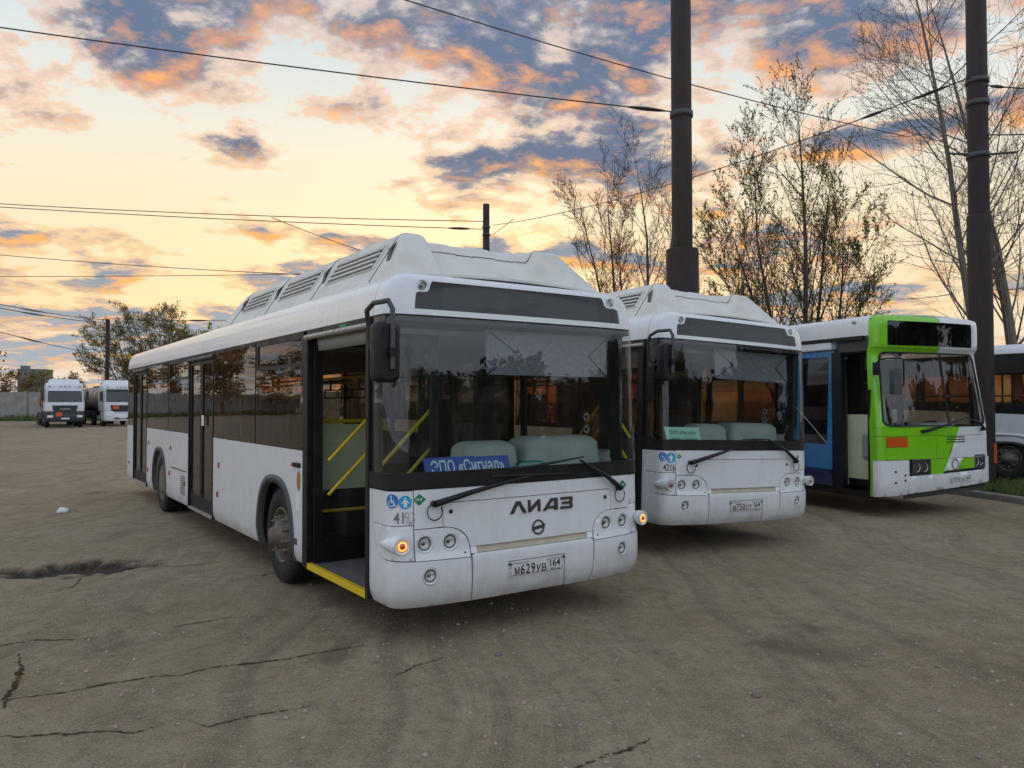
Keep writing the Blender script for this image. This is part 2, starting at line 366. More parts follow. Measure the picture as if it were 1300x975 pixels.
def text_mesh(body, h, width=None, bold=0.0, shear=0.0):
    c = bpy.data.curves.new('t', 'FONT'); c.body = body; c.size = 1; c.resolution_u = 3; c.offset = bold; c.shear = shear
    o = bpy.data.objects.new('t', c); COL.objects.link(o); dg = bpy.context.evaluated_depsgraph_get(); dg.update()
    me = bpy.data.meshes.new_from_object(o.evaluated_get(dg)); bpy.data.objects.remove(o)
    P = np.array([v.co[:] for v in me.vertices]); fs = [tuple(p.vertices) for p in me.polygons]; bpy.data.meshes.remove(me)
    lo, hi = P.min(0), P.max(0); sc = h / (hi[1] - lo[1]); sx = width / (hi[0] - lo[0]) if width else sc
    Q = np.stack([(P[:, 0] - (lo[0] + hi[0]) / 2) * sx, (P[:, 1] - (lo[1] + hi[1]) / 2) * sc], 1)
    return Q, fs
def lettering(name, mat, parent, body, h, fn, a, b, off=.002, width=None, bold=0.0, shear=0.0, slope=0.0):
    Q, fs = text_mesh(body, h, width, bold, shear); mb = MB(); mb.add([fn(a + x, b + y + x * slope, off) for x, y in Q], fs)
    return mb.build(name, mat, parent, fix=False)
# ------------------------------------------------------------------ ground
def ground_mat():
    m, t, out = _mt('yard_ground'); k = NT(t); b = k.n('ShaderNodeBsdfPrincipled'); k.l(b.outputs[0], out.inputs[0]); co = k.coord()
    n1 = k.noise(co, .30, 6, .6, .3); n2 = k.noise(co, 1.9, 8, .65, .5); n3 = k.noise(co, 22, 6, .7); n4 = k.noise(co, 75, 4, .65)
    c = k.mix(k.ramp(n1, [(.35, 0.0), (.65, 1.0)]), (.278, .212, .130), (.372, .300, .205))
    c = k.mix(k.math('MULTIPLY', k.ramp(n2, [(.42, 0.0), (.70, 1.0)]), .55), c, (.178, .124, .068))
    # tyre tracks: long smears in the directions the buses turn
    dw = k.n('ShaderNodeTexNoise'); dw.inputs['Scale'].default_value = .12; dw.inputs['Detail'].default_value = 2; k.l(co, dw.inputs['Vector'])
    wob = k.n('ShaderNodeVectorMath', operation='MULTIPLY_ADD'); k.l(dw.outputs['Color'], wob.inputs[0]); wob.inputs[1].default_value = (5, 5, 0); k.l(co, wob.inputs[2])
    for rot, sc, amt, lo, hi in ((R(-36), (3.2, .10, 1), .42, .52, .66), (R(52), (2.6, .09, 1), .45, .53, .66), (R(84), (3.8, .12, 1), .35, .54, .68)):
        f = k.ramp(k.noise(k.map(wob.outputs[0], sc, rot=(0, 0, rot)), 1.0, 5, .62), [(lo, 0.0), (hi, 1.0)])
        c = k.mix(k.math('MULTIPLY', f, amt), c, (.125, .096, .066))
    fine = k.ramp(k.noise(k.map(wob.outputs[0], (30, 1.2, 1), rot=(0, 0, R(50))), 1.0, 3, .6), [(.45, 0.0), (.7, 1.0)])
    c = k.mix(k.math('MULTIPLY', k.math('MULTIPLY', fine, k.ramp(n1, [(.45, 0.0), (.6, 1.0)])), .35), c, (.125, .105, .082))
    # grit
    vo = k.n('ShaderNodeTexVoronoi'); vo.inputs['Scale'].default_value = 48; k.l(co, vo.inputs['Vector'])
    speck = k.math('MULTIPLY', k.ramp(vo.outputs['Distance'], [(.10, 1.0), (.24, 0.0)]), k.ramp(n2, [(.35, .15), (.6, .9)]))
    c = k.mix(k.math('MULTIPLY', speck, .8), c, (.52, .46, .37))
    c = k.mix(k.math('MULTIPLY', k.ramp(n3, [(.48, 0.0), (.68, 1.0)]), .45), c, (.120, .102, .080))
    c = k.mix(k.math('MULTIPLY', k.ramp(n4, [(.54, 0.0), (.66, 1.0)]), .62), c, (.52, .46, .37))
    c = k.mix(k.math('MULTIPLY', k.ramp(n4, [(.30, 1.0), (.44, 0.0)]), .6), c, (.075, .060, .043))
    n5 = k.noise(co, 6.5, 7, .68, .2)
    c = k.mix(k.math('MULTIPLY', k.ramp(n5, [(.50, 0.0), (.64, 1.0)]), .32), c, (.125, .095, .064)); c = k.mix(k.math('MULTIPLY', k.ramp(n5, [(.33, 1.0), (.46, 0.0)]), .30), c, (.42, .345, .245))
    oil = k.ramp(k.noise(co, .55, 7, .62, .8), [(.60, 0.0), (.68, 1.0)]); c = k.mix(k.math('MULTIPLY', oil, .5), c, (.075, .060, .045))
    # bare gravel further out towards the wall
    at = k.n('ShaderNodeAttribute'); at.attribute_name = 'broken'
    c = k.mix(at.outputs['Fac'], c, k.mix(k.ramp(n3, [(.4, 0.0), (.6, 1.0)]), (.030, .025, .020), (.085, .070, .055)))
    k.l(c, b.inputs['Base Color']); b.inputs['Roughness'].default_value = .92; b.inputs['Specular IOR Level'].default_value = .25
    h = k.math('ADD', k.math('MULTIPLY', n3, .7), k.math('MULTIPLY', n4, .45)); h = k.math('ADD', h, k.math('MULTIPLY', speck, .25)); h = k.math('ADD', h, k.math('MULTIPLY', n2, .8))
    k.l(k.bump(h, .9, .028), b.inputs['Normal'])
    return m
GROUND_M = ground_mat()
def pot_depth(x, y):
    best = 0.0
    for cx, cy, ax, ay, rot, d in ((-4.75, 8.45, .68, .42, .42, .085), (-5.35, 8.30, .40, .10, .5, .05), (-4.20, 8.62, .25, .14, .3, .06)):
        dx, dy = x - cx, y - cy; u = dx * math.cos(rot) + dy * math.sin(rot); v = -dx * math.sin(rot) + dy * math.cos(rot)
        q = math.hypot(u / ax, v / ay) + .55 * (noise.noise((x * 4.1, y * 4.1, 3)) + .5 * noise.noise((x * 11, y * 11, 1)))
        if q < 1: best = max(best, min(1, (1 - q) / .25) * d)
    return best
def gz(x, y):
    d = math.hypot(x, y - 6)
    return .006 * noise.noise((x * .9, y * .9, 0)) + .004 * noise.noise((x * 2.7, y * 2.7, 5)) if d < 60 else 0.0
def axis(a0, a1, fine, far0, far1):
    mid = list(np.arange(a0, a1 + 1e-6, fine)); lo = []; s = fine; p = a0
    while p > far0: s *= 1.22; p -= s; lo.append(p)
    hi = []; s = fine; p = a1
    while p < far1: s *= 1.22; p += s; hi.append(p)
    return np.array(lo[::-1] + mid + hi)
gx = axis(-7.0, 5.0, .06, -1500, 1500); gy = axis(3.0, 10.0, .06, -600, 3500)
GV = []; BR = []
for y in gy:
    for x in gx:
        z = gz(x, y); br = 0.0
        if -6.5 < x < -3.4 and 7 < y < 10:
            p = pot_depth(x, y); z -= p; br = min(1, p / .03)
            if p > 0: z += .018 * noise.noise((x * 13, y * 13, 9))
        GV.append((x, y, z)); BR.append(br)
nxg = len(gx); me = bpy.data.meshes.new('ground')
me.from_pydata(GV, [], [(j * nxg + i, j * nxg + i + 1, (j + 1) * nxg + i + 1, (j + 1) * nxg + i) for j in range(len(gy) - 1) for i in range(nxg - 1)])
me.polygons.foreach_set('use_smooth', [True] * len(me.polygons)); at = me.attributes.new('broken', 'FLOAT', 'POINT'); at.data.foreach_set('value', BR); me.materials.append(GROUND_M)
ground = tag(link(bpy.data.objects.new('ground', me)), kind='structure')
# cracks filled with dark soil
def crack_mat():
    m, t, out = _mt('crack_soil'); k = NT(t); co = k.coord(); d = k.n('ShaderNodeBsdfDiffuse'); k.l(k.mix(k.noise(co, 40, 4), (.035, .025, .018), (.105, .078, .054)), d.inputs[0]); tr = k.n('ShaderNodeBsdfTransparent'); mx = k.n('ShaderNodeMixShader')
    k.l(k.ramp(k.math('ADD', k.math('MULTIPLY', k.noise(co, 26, 5, .7), .65), k.math('MULTIPLY', k.noise(co, 4, 3, .6), .35)), [(.42, 0.0), (.52, 1.0)]), mx.inputs[0]); k.l(tr.outputs[0], mx.inputs[1]); k.l(d.outputs[0], mx.inputs[2]); k.l(mx.outputs[0], out.inputs[0]); return m
CRACK_M = crack_mat()
rc = random.Random(5)
def crack(pts, w):
    P = [Vector((*p, 0)) for p in pts]; Q = []
    for a, b in zip(P, P[1:]):
        n = max(2, int((b - a).length / .025))
        for i in range(n): Q.append(a + (b - a) * i / n)
    Q.append(P[-1]); d0 = (P[-1] - P[0]).normalized(); nn = Vector((-d0.y, d0.x, 0)); m = MB(); vs = []
    for i, p in enumerate(Q):
        k = i / (len(Q) - 1); ww = w * (.25 + .75 * min(1, 4 * k, 4 * (1 - k))) * rc.uniform(.5, 1.5) * (1.25 + .9 * noise.noise((p.x * 3, p.y * 3, 4))); j = .030 * noise.noise((p.x * 5, p.y * 5, 7)) + .014 * noise.noise((p.x * 21, p.y * 21, 2)) + .006 * rc.uniform(-1, 1)
        for sg in (-1, 1):
            q = p + nn * (j + sg * ww); vs.append((q.x, q.y, gz(q.x, q.y) + .004))
    m.add(vs, [(2 * i, 2 * i + 1, 2 * i + 3, 2 * i + 2) for i in range(len(Q) - 1)]); m.build('crack', CRACK_M, ground)
for pts, w in (([(-3.3, 4.62), (-2.88, 4.83), (-2.67, 4.95), (-2.48, 5.08), (-2.2, 5.16), (-2.03, 5.28), (-1.58, 5.47), (-1.3, 5.66), (-.92, 5.86)], .011), ([(-2.9, 4.2), (-2.68, 4.23), (-2.44, 4.25), (-2.31, 4.29), (-2.08, 4.27), (-1.87, 4.44)], .010), ([(-1.87, 4.44), (-1.71, 4.35), (-1.49, 4.49), (-1.2, 4.64)], .009), ([(-4.3, 5.6), (-3.82, 5.78), (-3.66, 5.91), (-3.5, 5.91), (-3.2, 5.98)], .014), ([(-2.78, 6.26), (-2.48, 6.44), (-2.26, 6.55)], .010), ([(-.79, 5.14), (-.65, 5.34), (-.47, 5.57)], .011), ([(.05, 3.68), (.19, 3.78), (.35, 3.88), (.56, 4.01), (.75, 4.21)], .014), ([(-3.02, 4.6), (-3.16, 4.91), (-3.34, 5.27), (-3.56, 5.6)], .016), ([(-6.6, 7.6), (-5.9, 7.95), (-5.3, 8.22)], .02), ([(-4.1, 8.5), (-3.6, 8.62), (-2.9, 8.9)], .010), ([(-4.5, 8.1), (-4.3, 7.6), (-4.5, 7.2)], .010)): crack(pts, w * .72)
# loose grit
PEB = pbr('grit', (.34, .31, .27), .9, vary=.5, vscale=3)
rp = random.Random(11); m = MB()
OCT = [(1, 0, 0), (-1, 0, 0), (0, 1, 0), (0, -1, 0), (0, 0, 1), (0, 0, -1)]; OF = [(0, 2, 4), (2, 1, 4), (1, 3, 4), (3, 0, 4), (2, 0, 5), (1, 2, 5), (3, 1, 5), (0, 3, 5)]
for i in range(9000):
    y = 2.6 + 22 * rp.random() ** 1.8; x = (rp.random() - .5) * 1.5 * y; r = .0035 + .014 * rp.random() ** 5
    a = rp.random() * 6.28; M = Matrix.Rotation(a, 3, 'Z'); s = [rp.uniform(.6, 1.3) for _ in range(6)]
    if pot_depth(x, y) > 0 and -6.5 < x < -3.4: continue
    m.add([Vector((x, y, gz(x, y) + r * .25)) + M @ (Vector(p) * r * q * Vector((1, 1, .7)).length / 1.6) for p, q in zip(OCT, s)], OF)
tag(m.build('grit', PEB, fix=False), 'fine loose grit scattered over the yard', 'gravel', kind='stuff')
def rock(name, loc, r, mat, label, cat, group=None, flatz=.6, seed=0):
    bm = bmesh.new(); bmesh.ops.create_icosphere(bm, subdivisions=2, radius=1)
    for v in bm.verts:
        k = 1 + .35 * noise.noise(v.co * 1.3 + Vector((seed, 0, 0))); v.co = Vector((v.co.x * r * k * 1.2, v.co.y * r * k, v.co.z * r * k * flatz))
    me = bpy.data.meshes.new(name); bm.to_mesh(me); bm.free(); me.materials.append(mat); o = link(bpy.data.objects.new(name, me)); o.location = (loc[0], loc[1], gz(*loc) + r * flatz * .55)
    return tag(o, label, cat, group)
STONE = pbr('stone', (.17, .15, .13), .9, vary=.4, vscale=30, bump=.5, bscale=120)
rock('stone', (1.50, 4.78), .026, STONE, 'brown stone lying alone on the open yard', 'stone', 'stones on the yard', seed=1)
for i, p in enumerate(((.68, 5.05), (1.04, 5.60), (-.10, 5.55), (2.28, 7.13), (-.95, 5.40), (.36, 5.95), (2.9, 5.3))): rock('stone', p, .014 + .004 * (i % 3), STONE, 'small grey stone among the yard grit', 'stone', 'small stones on the yard', seed=i + 2)
bag = rock('plastic_scrap', (-7.44, 12.79), .085, pbr('scrap_white', (.72, .74, .74), .5, vary=.15), 'crumpled white scrap lying on the yard beside the bus', 'litter', seed=9)
rock('stone', (-2.61, 8.10), .03, STONE, 'dark stone lying beyond the broken asphalt hole', 'stone', 'stones on the yard', seed=12)
# ------------------------------------------------------------------ kerb and grass strip on the right
KERB = [(9.7, 8.0), (9.25, 11.6), (8.95, 13.5), (8.80, 14.38), (8.56, 15.10), (8.12, 15.60), (7.62, 16.4), (7.2, 17.4), (6.5, 19.0), (4.0, 25.0), (-1.0, 37.0)]
KM = pbr('kerb_concrete', (.24, .22, .19), .9, vary=.25, vscale=6, dirt=.5, dirtcol=(.12, .10, .08), bump=.4)
kerb = empty('kerb', (0, 0, 0)); tag(kerb, kind='structure')
def poly_len(P):
    o = [0]
    for a, b in zip(P, P[1:]): o.append(o[-1] + math.dist(a, b))
    return o
KL = poly_len(KERB)
def kp(s):
    return Vector((float(np.interp(s, KL, [p[0] for p in KERB])), float(np.interp(s, KL, [p[1] for p in KERB])), 0))
s = 0.0; rk = random.Random(3)
while s < KL[-1] - 1:
    a, b = kp(s + .006), kp(s + .99); d = (b - a).normalized(); n = Vector((d.y, -d.x, 0)); n = n if n.x > 0 else -n; h = .13 + rk.uniform(-.012, .012)
    mb = MB(); mb.loft([[a - n * 0 + Vector((0, 0, -.1)), a + n * .16 + Vector((0, 0, -.1)), a + n * .16 + Vector((0, 0, h)), a + n * .02 + Vector((0, 0, h)), a + Vector((0, 0, h - .02))], [b + Vector((0, 0, -.1)), b + n * .16 + Vector((0, 0, -.1)), b + n * .16 + Vector((0, 0, h)), b + n * .02 + Vector((0, 0, h)), b + Vector((0, 0, h - .02))]], smooth=False)
    mb.build('kerb_stone', KM, kerb, .008); s += 1.0
VG = 0.115
m = MB(); ed = [kp(t) for t in np.linspace(0, KL[-1], 60)]
vs = []
for p in ed:
    for w in (.15, 1.2, 4, 12, 40): vs.append((p.x + w, p.y + w * .35, VG - .01 + .02 * noise.noise((p.x + w, p.y, 0))))
m.add(vs, [(5 * i + j, 5 * i + j + 1, 5 * i + 6 + j, 5 * i + 5 + j) for i in range(59) for j in range(4)], True)
SOIL = pbr('verge_soil', (.055, .060, .028), .95, vary=.5, vscale=4, bump=.6, bscale=30)
tag(m.build('verge', SOIL), kind='structure')
GRASS = pbr('grass', (.10, .145, .028), .8, vary=.5, vscale=3)
def grass(name, pts, hmin, hmax, label, seed):
    r = random.Random(seed); m = MB()
    for x, y, z in pts:
        h = r.uniform(hmin, hmax); a = r.random() * 6.28; w = h * .07 + .004; dx, dy = math.cos(a) * w, math.sin(a) * w; lx, ly = r.uniform(-.5, .5) * h, r.uniform(-.5, .5) * h
        m.add([(x - dx, y - dy, z), (x + dx, y + dy, z), (x + lx * .4 + dx * .6, y + ly * .4 + dy * .6, z + h * .6), (x + lx, y + ly, z + h)], [(0, 1, 2), (0, 2, 3)])
    return tag(m.build(name, GRASS, fix=False), label, 'grass', kind='stuff')
r = random.Random(8); G = []
for i in range(26000):
    p = kp(r.uniform(2.0, 14)); w = .16 + 4.2 * r.random() ** 1.3; G.append((p.x + w, p.y + w * .35, VG - .015))
grass('grass', G, .03, .13, 'short green grass on the strip behind the kerb', 4)
# ------------------------------------------------------------------ bus shell: plan outline (superellipse nose) swept over a height profile
class Shell:
    def __init__(s, Wd, A, n, bow, pv, pin, yb=None):
        t = np.linspace(0, math.pi / 2, 4001); x = Wd * np.sin(t) ** (2 / n); y = A * (1 - np.cos(t) ** (2 / n)) + bow * (x / Wd) ** 2
        k = np.concatenate([[0], np.cumsum(np.hypot(np.diff(x), np.diff(y)))]); s.Ls = k[-1]; g = np.linspace(0, s.Ls, 400)
        s.g = g; s.x = np.interp(g, k, x); s.y = np.interp(g, k, y); s.W = Wd; s.y1 = s.y[-1]; s.yb = yb or s.y1
        tx, ty = np.gradient(s.x, g), np.gradient(s.y, g); L = np.hypot(tx, ty); s.nx, s.ny = ty / L, -tx / L; s.nx[-1], s.ny[-1] = 1, 0; s.nx[0], s.ny[0] = 0, -1
        s.pv = np.array(pv).T; s.pin = np.array(pin).T
    def sx(s, x): return math.copysign(float(np.interp(abs(x), s.x, s.g)), x)
    def sv(s, v, sg=1):
        return sg * (s.Ls + v - s.y1) if v > s.y1 else sg * float(np.interp(v, s.y, s.g))
    def P(s, a, z, off=0.0):
        g = abs(a); sg = 1 if a >= 0 else -1
        if g >= s.Ls: x, y, nx, ny = s.W, s.y1 + g - s.Ls, 1.0, 0.0
        else: x, y, nx, ny = (float(np.interp(g, s.g, q)) for q in (s.x, s.y, s.nx, s.ny))
        v0 = float(np.interp(z, *s.pv)); k = (s.W - float(np.interp(z, *s.pin))) / s.W
        if y < s.yb: y = v0 + y * (1 - v0 / s.yb)
        return Vector((sg * (x * k + nx * off), y + ny * off, z))
def arch_pts(c, hw, top, z0, n=14):
    """wheel arch outline from low v to high v"""
    P = []
    for i in range(n + 1):
        q = math.pi * i / n; P.append((c - hw * math.copysign(abs(math.cos(q)) ** .8, math.cos(q)), max(z0, z0 + (top - z0) * math.sin(q) ** .72)))
    return P
SEAT_CACHE = {}
def make_wheel(parent, x, y, r, sg, front, zoff=0.0, steer=0.0):
    """sg: side the wheel faces (-1 = towards -x)"""
    w = empty('wheel', (x, y, r + zoff)); w.parent = parent; w.rotation_euler = (0, 0, steer)
    ax = (sg, 0, 0); h = .14
    t = MB(); t.lathe([(r * .60, -h), (r * .80, -h * 1.02), (r * .95, -h * .92), (r, -h * .72), (r, h * .72), (r * .95, h * .92), (r * .80, h * 1.02), (r * .62, h * .95), (r * .59, h * .7)], (0, 0, 0), ax, 40)
    for j in range(36):      # tread blocks
        q = 2 * math.pi * j / 36; M = Matrix.Rotation(q, 4, 'X')
        for k in (-.075, -.025, .025, .075): t.box(k - .020, k + .020, -.030, .030, r * .985, r + .006, M)
    t.build('tyre', RUBBER, w)
    m = MB()
    if front:
        m.lathe([(r * .60, h * .7), (r * .585, h * .93), (r * .555, h * .93), (r * .53, h * .45), (r * .47, h * .2), (r * .43, h * .55), (r * .36, h * .75), (r * .33, h * .8), (r * .31, h * 1.15), (r * .20, h * 1.3), (r * .17, h * 1.7), (0.001, h * 1.75)], (0, 0, 0), ax, 32)
    else:
        m.lathe([(r * .60, h * .7), (r * .585, h * .93), (r * .555, h * .93), (r * .53, h * .1), (r * .44, -h * .7), (r * .30, -h * .75), (r * .27, -h * .2), (r * .24, 0), (0.001, .02)], (0, 0, 0), ax, 32)
    m.build('rim', RIM, w)
    key = ('bolt', front, sg)
    if key not in SEAT_CACHE:
        z0 = h * .7 if front else -h * .74; e = Vector(ax); b = MB(); b.tube([e * z0, e * (z0 + .05)], .017, 6); b.tube([e * (z0 + .05), e * (z0 + .085)], .011, 6)
        SEAT_CACHE[key] = b.mesh('wheel_bolt'); SEAT_CACHE[key].materials.append(STEEL)
    for j in range(10):
        q = 2 * math.pi * (j + .3) / 10; rr = r * (.38 if front else .35); o = link(bpy.data.objects.new('wheel_bolt', SEAT_CACHE[key]), w); o.location = (0, math.cos(q) * rr, math.sin(q) * rr)
    return w
def lamp(parent, name, fn, a, z, r, depth=.03, kind='clear', off=.0):
    """round lamp set into a panel: dished bezel, reflector bowl, lens"""
    o = fn(a, z, off); n = (fn(a, z, off + .02) - o).normalized()
    b = MB().lathe([(r * 1.45, .001), (r * 1.38, .006), (r * 1.18, -.004), (r * 1.02, -.012), (r, -depth)], o, n, 28).build(name, WHITE if kind != 'pod' else WHITE, parent)
    MB().lathe([(r * 1.01, -.010), (r * .97, -.006), (r * .88, -.008), (r * .86, -.02)], o, n, 28).build('ring', GREYTRIM, b)
    if kind == 'clear':
        m = MB().lathe([(r * .92, -.012), (r * .75, -.022), (r * .5, -.032), (r * .2, -.038), (0.0005, -.038)], o, n, 24); m.build('reflector', REFL, b)
        MB().lathe([(r * .20, -.036), (r * .22, -.026), (r * .14, -.018), (.0005, -.016)], o, n, 14).build('bulb', GREYTRIM, b)
        MB().lathe([(r * .96, -.010), (r * .6, .000), (.0005, .004)], o, n, 24).build('lens', LENS, b)
    elif kind in ('amber', 'dark'):
        MB().lathe([(r * .95, -.012), (r * .9, -.006), (r * .0005, -.006)], o, n, 24).build('reflector', RED if kind == 'dark' else AMBER, b)
        e1 = Vector((0, 0, 1)); e2 = n.cross(e1).normalized(); e1 = e2.cross(n)
        m = MB()
        for j in range(12):
            q = 2 * math.pi * j / 12; c = o + (e2 * math.cos(q) + e1 * math.sin(q)) * r * .70 - n * .004
            m.lathe([(r * .17, 0), (r * .13, .006), (.0003, .008)], c, n, 8)
        m.build('light_ring', AMBER_LIT if kind == 'amber' else S_WHITE, b)
        MB().lathe([(r * .42, -.004), (r * .36, .006), (.0003, .009)], o, n, 16).build('centre_lens', AMBER_CORE if kind == 'amber' else RED, b)
        MB().lathe([(r * .98, -.008), (r * .9, .004), (.0005, .012)], o, n, 24).build('lens', LENS, b)
    return b
def number_plate(parent, fn, a, z, body, region, off=.008, w=.52, h=.112, slope=0.0):
    pl = panel('number_plate', PLATE, parent, rrect(a - w / 2, a + w / 2, z - h / 2, z + h / 2, .008), lambda p, q, o: fn(p, q, o + off), thick=.006, step=(.1, .06))
    g = lambda p, q, o: fn(p, q, o + off)
    m = MB(); e = .004; i = .007
    for p in (rect(a - w / 2 + i, a + w / 2 - i, z + h / 2 - i - e, z + h / 2 - i), rect(a - w / 2 + i, a + w / 2 - i, z - h / 2 + i, z - h / 2 + i + e), rect(a - w / 2 + i, a - w / 2 + i + e, z - h / 2 + i, z + h / 2 - i), rect(a + w / 2 - i - e, a + w / 2 - i, z - h / 2 + i, z + h / 2 - i), rect(a + w * .20, a + w * .20 + e, z - h / 2 + i, z + h / 2 - i)):
        m.add([g(x, y, .0015) for x, y in p], [(0, 1, 2, 3)])
    m.build('plate_border', S_BLACK, pl, fix=False)
    ch = [(c, .058 if c.isdigit() else .046) for c in body]; x = a - w * .43
    for c, hh in ch:
        ww = .040 if c.isdigit() else .046
        lettering('plate_letter', S_BLACK, pl, c, .078 if c.isdigit() else .060, g, x + ww / 2, z - .004 if c.isdigit() else z - .013, .002, ww, .012); x += ww + .011
    lettering('plate_region', S_BLACK, pl, region, .058, g, a + w * .345, z + .012, .002, .105, .012)
    lettering('plate_country', S_BLACK, pl, 'RUS', .018, g, a + w * .31, z - .036, .002, .048, .01)
    for j, mm in enumerate((S_WHITE, S_BLUE, RED)):
        MB().add([g(x_, y_, .002) for x_, y_ in rect(a + w * .385, a + w * .44, z - .029 - j * .006 - .006, z - .029 - j * .006)], [(0, 1, 2, 3)]).build('plate_flag', mm, pl, fix=False)
    return pl
def poly_flat(name, mat, parent, P, fn, off): return sheet(MB(), P, [], lambda a, b, o: fn(a, b, o + off), 0, (.03, .03)).build(name, mat, parent, fix=False)
def icon_disc(parent, fn, a, z, r, col, kind, off=.0015):
    d = poly_flat('sticker', col, parent, circ(a, z, r, 24), fn, off); o2 = off + .0012
    if kind == 'person':
        poly_flat('sticker_ring', S_WHITE, d, circ(a, z, r * 1.10, 24), fn, off - .0007)
        poly_flat('figure_head', S_WHITE, d, circ(a, z + r * .58, r * .16, 10), fn, o2)
        poly_flat('figure_body', S_WHITE, d, [(a + x * r, z + y * r) for x, y in ((-.24, .36), (.24, .36), (.62, -.12), (.52, -.20), (.26, .12), (.24, -.75), (.05, -.75), (0, -.2), (-.05, -.75), (-.24, -.75), (-.26, .12), (-.52, -.20), (-.62, -.12))], fn, o2)
    else:
        poly_flat('figure_head', S_WHITE, d, circ(a - r * .10, z + r * .66, r * .14, 10), fn, o2)
        poly_flat('figure_body', S_WHITE, d, [(a + x * r, z + y * r) for x, y in ((-.20, .48), (.0, .48), (.05, .12), (.38, .12), (.38, .0), (.06, -.02), (.06, -.14), (.34, -.14), (.52, -.55), (.64, -.50), (.66, -.60), (.44, -.70), (.24, -.26), (-.10, -.24))], fn, o2)
        m = MB(); ro, ri = .52, .40; N = 18
        for j in range(N):
            q0, q1 = R(120 + 250 * j / N), R(120 + 250 * (j + 1) / N)
            m.add([fn(a + (-.06 + math.cos(q) * rr) * r, z + (-.28 + math.sin(q) * rr) * r, o2) for q, rr in ((q0, ri), (q0, ro), (q1, ro), (q1, ri))], [(0, 1, 2, 3)])
        m.build('figure_wheel', S_WHITE, d, fix=False)
    return d
def seat_mesh():
    if 'm' not in SEAT_CACHE:
        m = MB(); M = Matrix.Rotation(R(-9), 4, 'X')
        m.box(-.21, .21, -.02, .42, .40, .47); m.box(-.21, .21, .36, .42, .44, 1.05, Matrix.Translation((0, .0, 0))); m.box(-.16, .16, .05, .35, .0, .40)
        SEAT_CACHE['m'] = m.mesh('passenger_seat'); SEAT_CACHE['m'].materials.append(SEATM)
    return SEAT_CACHE['m']
A_PV = [(.26, .085), (.30, .050), (.36, .020), (.46, .002), (.62, .0), (.66, .012), (.70, .026), (.9, .036), (1.06, .042), (1.26, .052), (1.6, .066), (2.0, .090), (2.45, .128), (2.55, .138), (2.70, .158), (2.75, .168), (2.775, .182), (2.795, .212), (2.808, .262), (2.815, .33)]
A_PIN = [(.26, .06), (.31, .028), (.36, .008), (.42, 0), (2.47, 0), (2.56, .006), (2.64, .022), (2.70, .044), (2.75, .080), (2.78, .115), (2.80, .155), (2.815, .225)]
BUS_L = 12.35
FZ, FH = 2.785, .465
def roof_fairing_z(x, y):
    ax = abs(x); t = (1.10 - ax) / .30
    g = t if t < .86 else (.86 + (t - .86) - (t - .86) ** 2 / .56 if t < 1.14 else 1.0)
    k = min(1, max(0, (ax - .50) / .13)); k = k * k * (3 - 2 * k)                       # 1 on the side lobes, 0 on the flat middle
    y0 = .40 + .16 * (1 - k); f = max(0, (y - y0) / .40); f = f if f < .85 else (min(1, .85 + (f - .85) - (f - .85) ** 2 / .6) if f < 1.15 else 1.0)
    e = max(0, (5.78 - y) / .50); e = e if e < .85 else (min(1, .85 + (e - .85) - (e - .85) ** 2 / .6) if e < 1.15 else 1.0)
    H = FH * k + (FH * .965 - (.008 if int((x + 3) / .21) % 2 else 0)) * (1 - k)
    return FZ + max(0, min(g * FH, H * f, H * e))
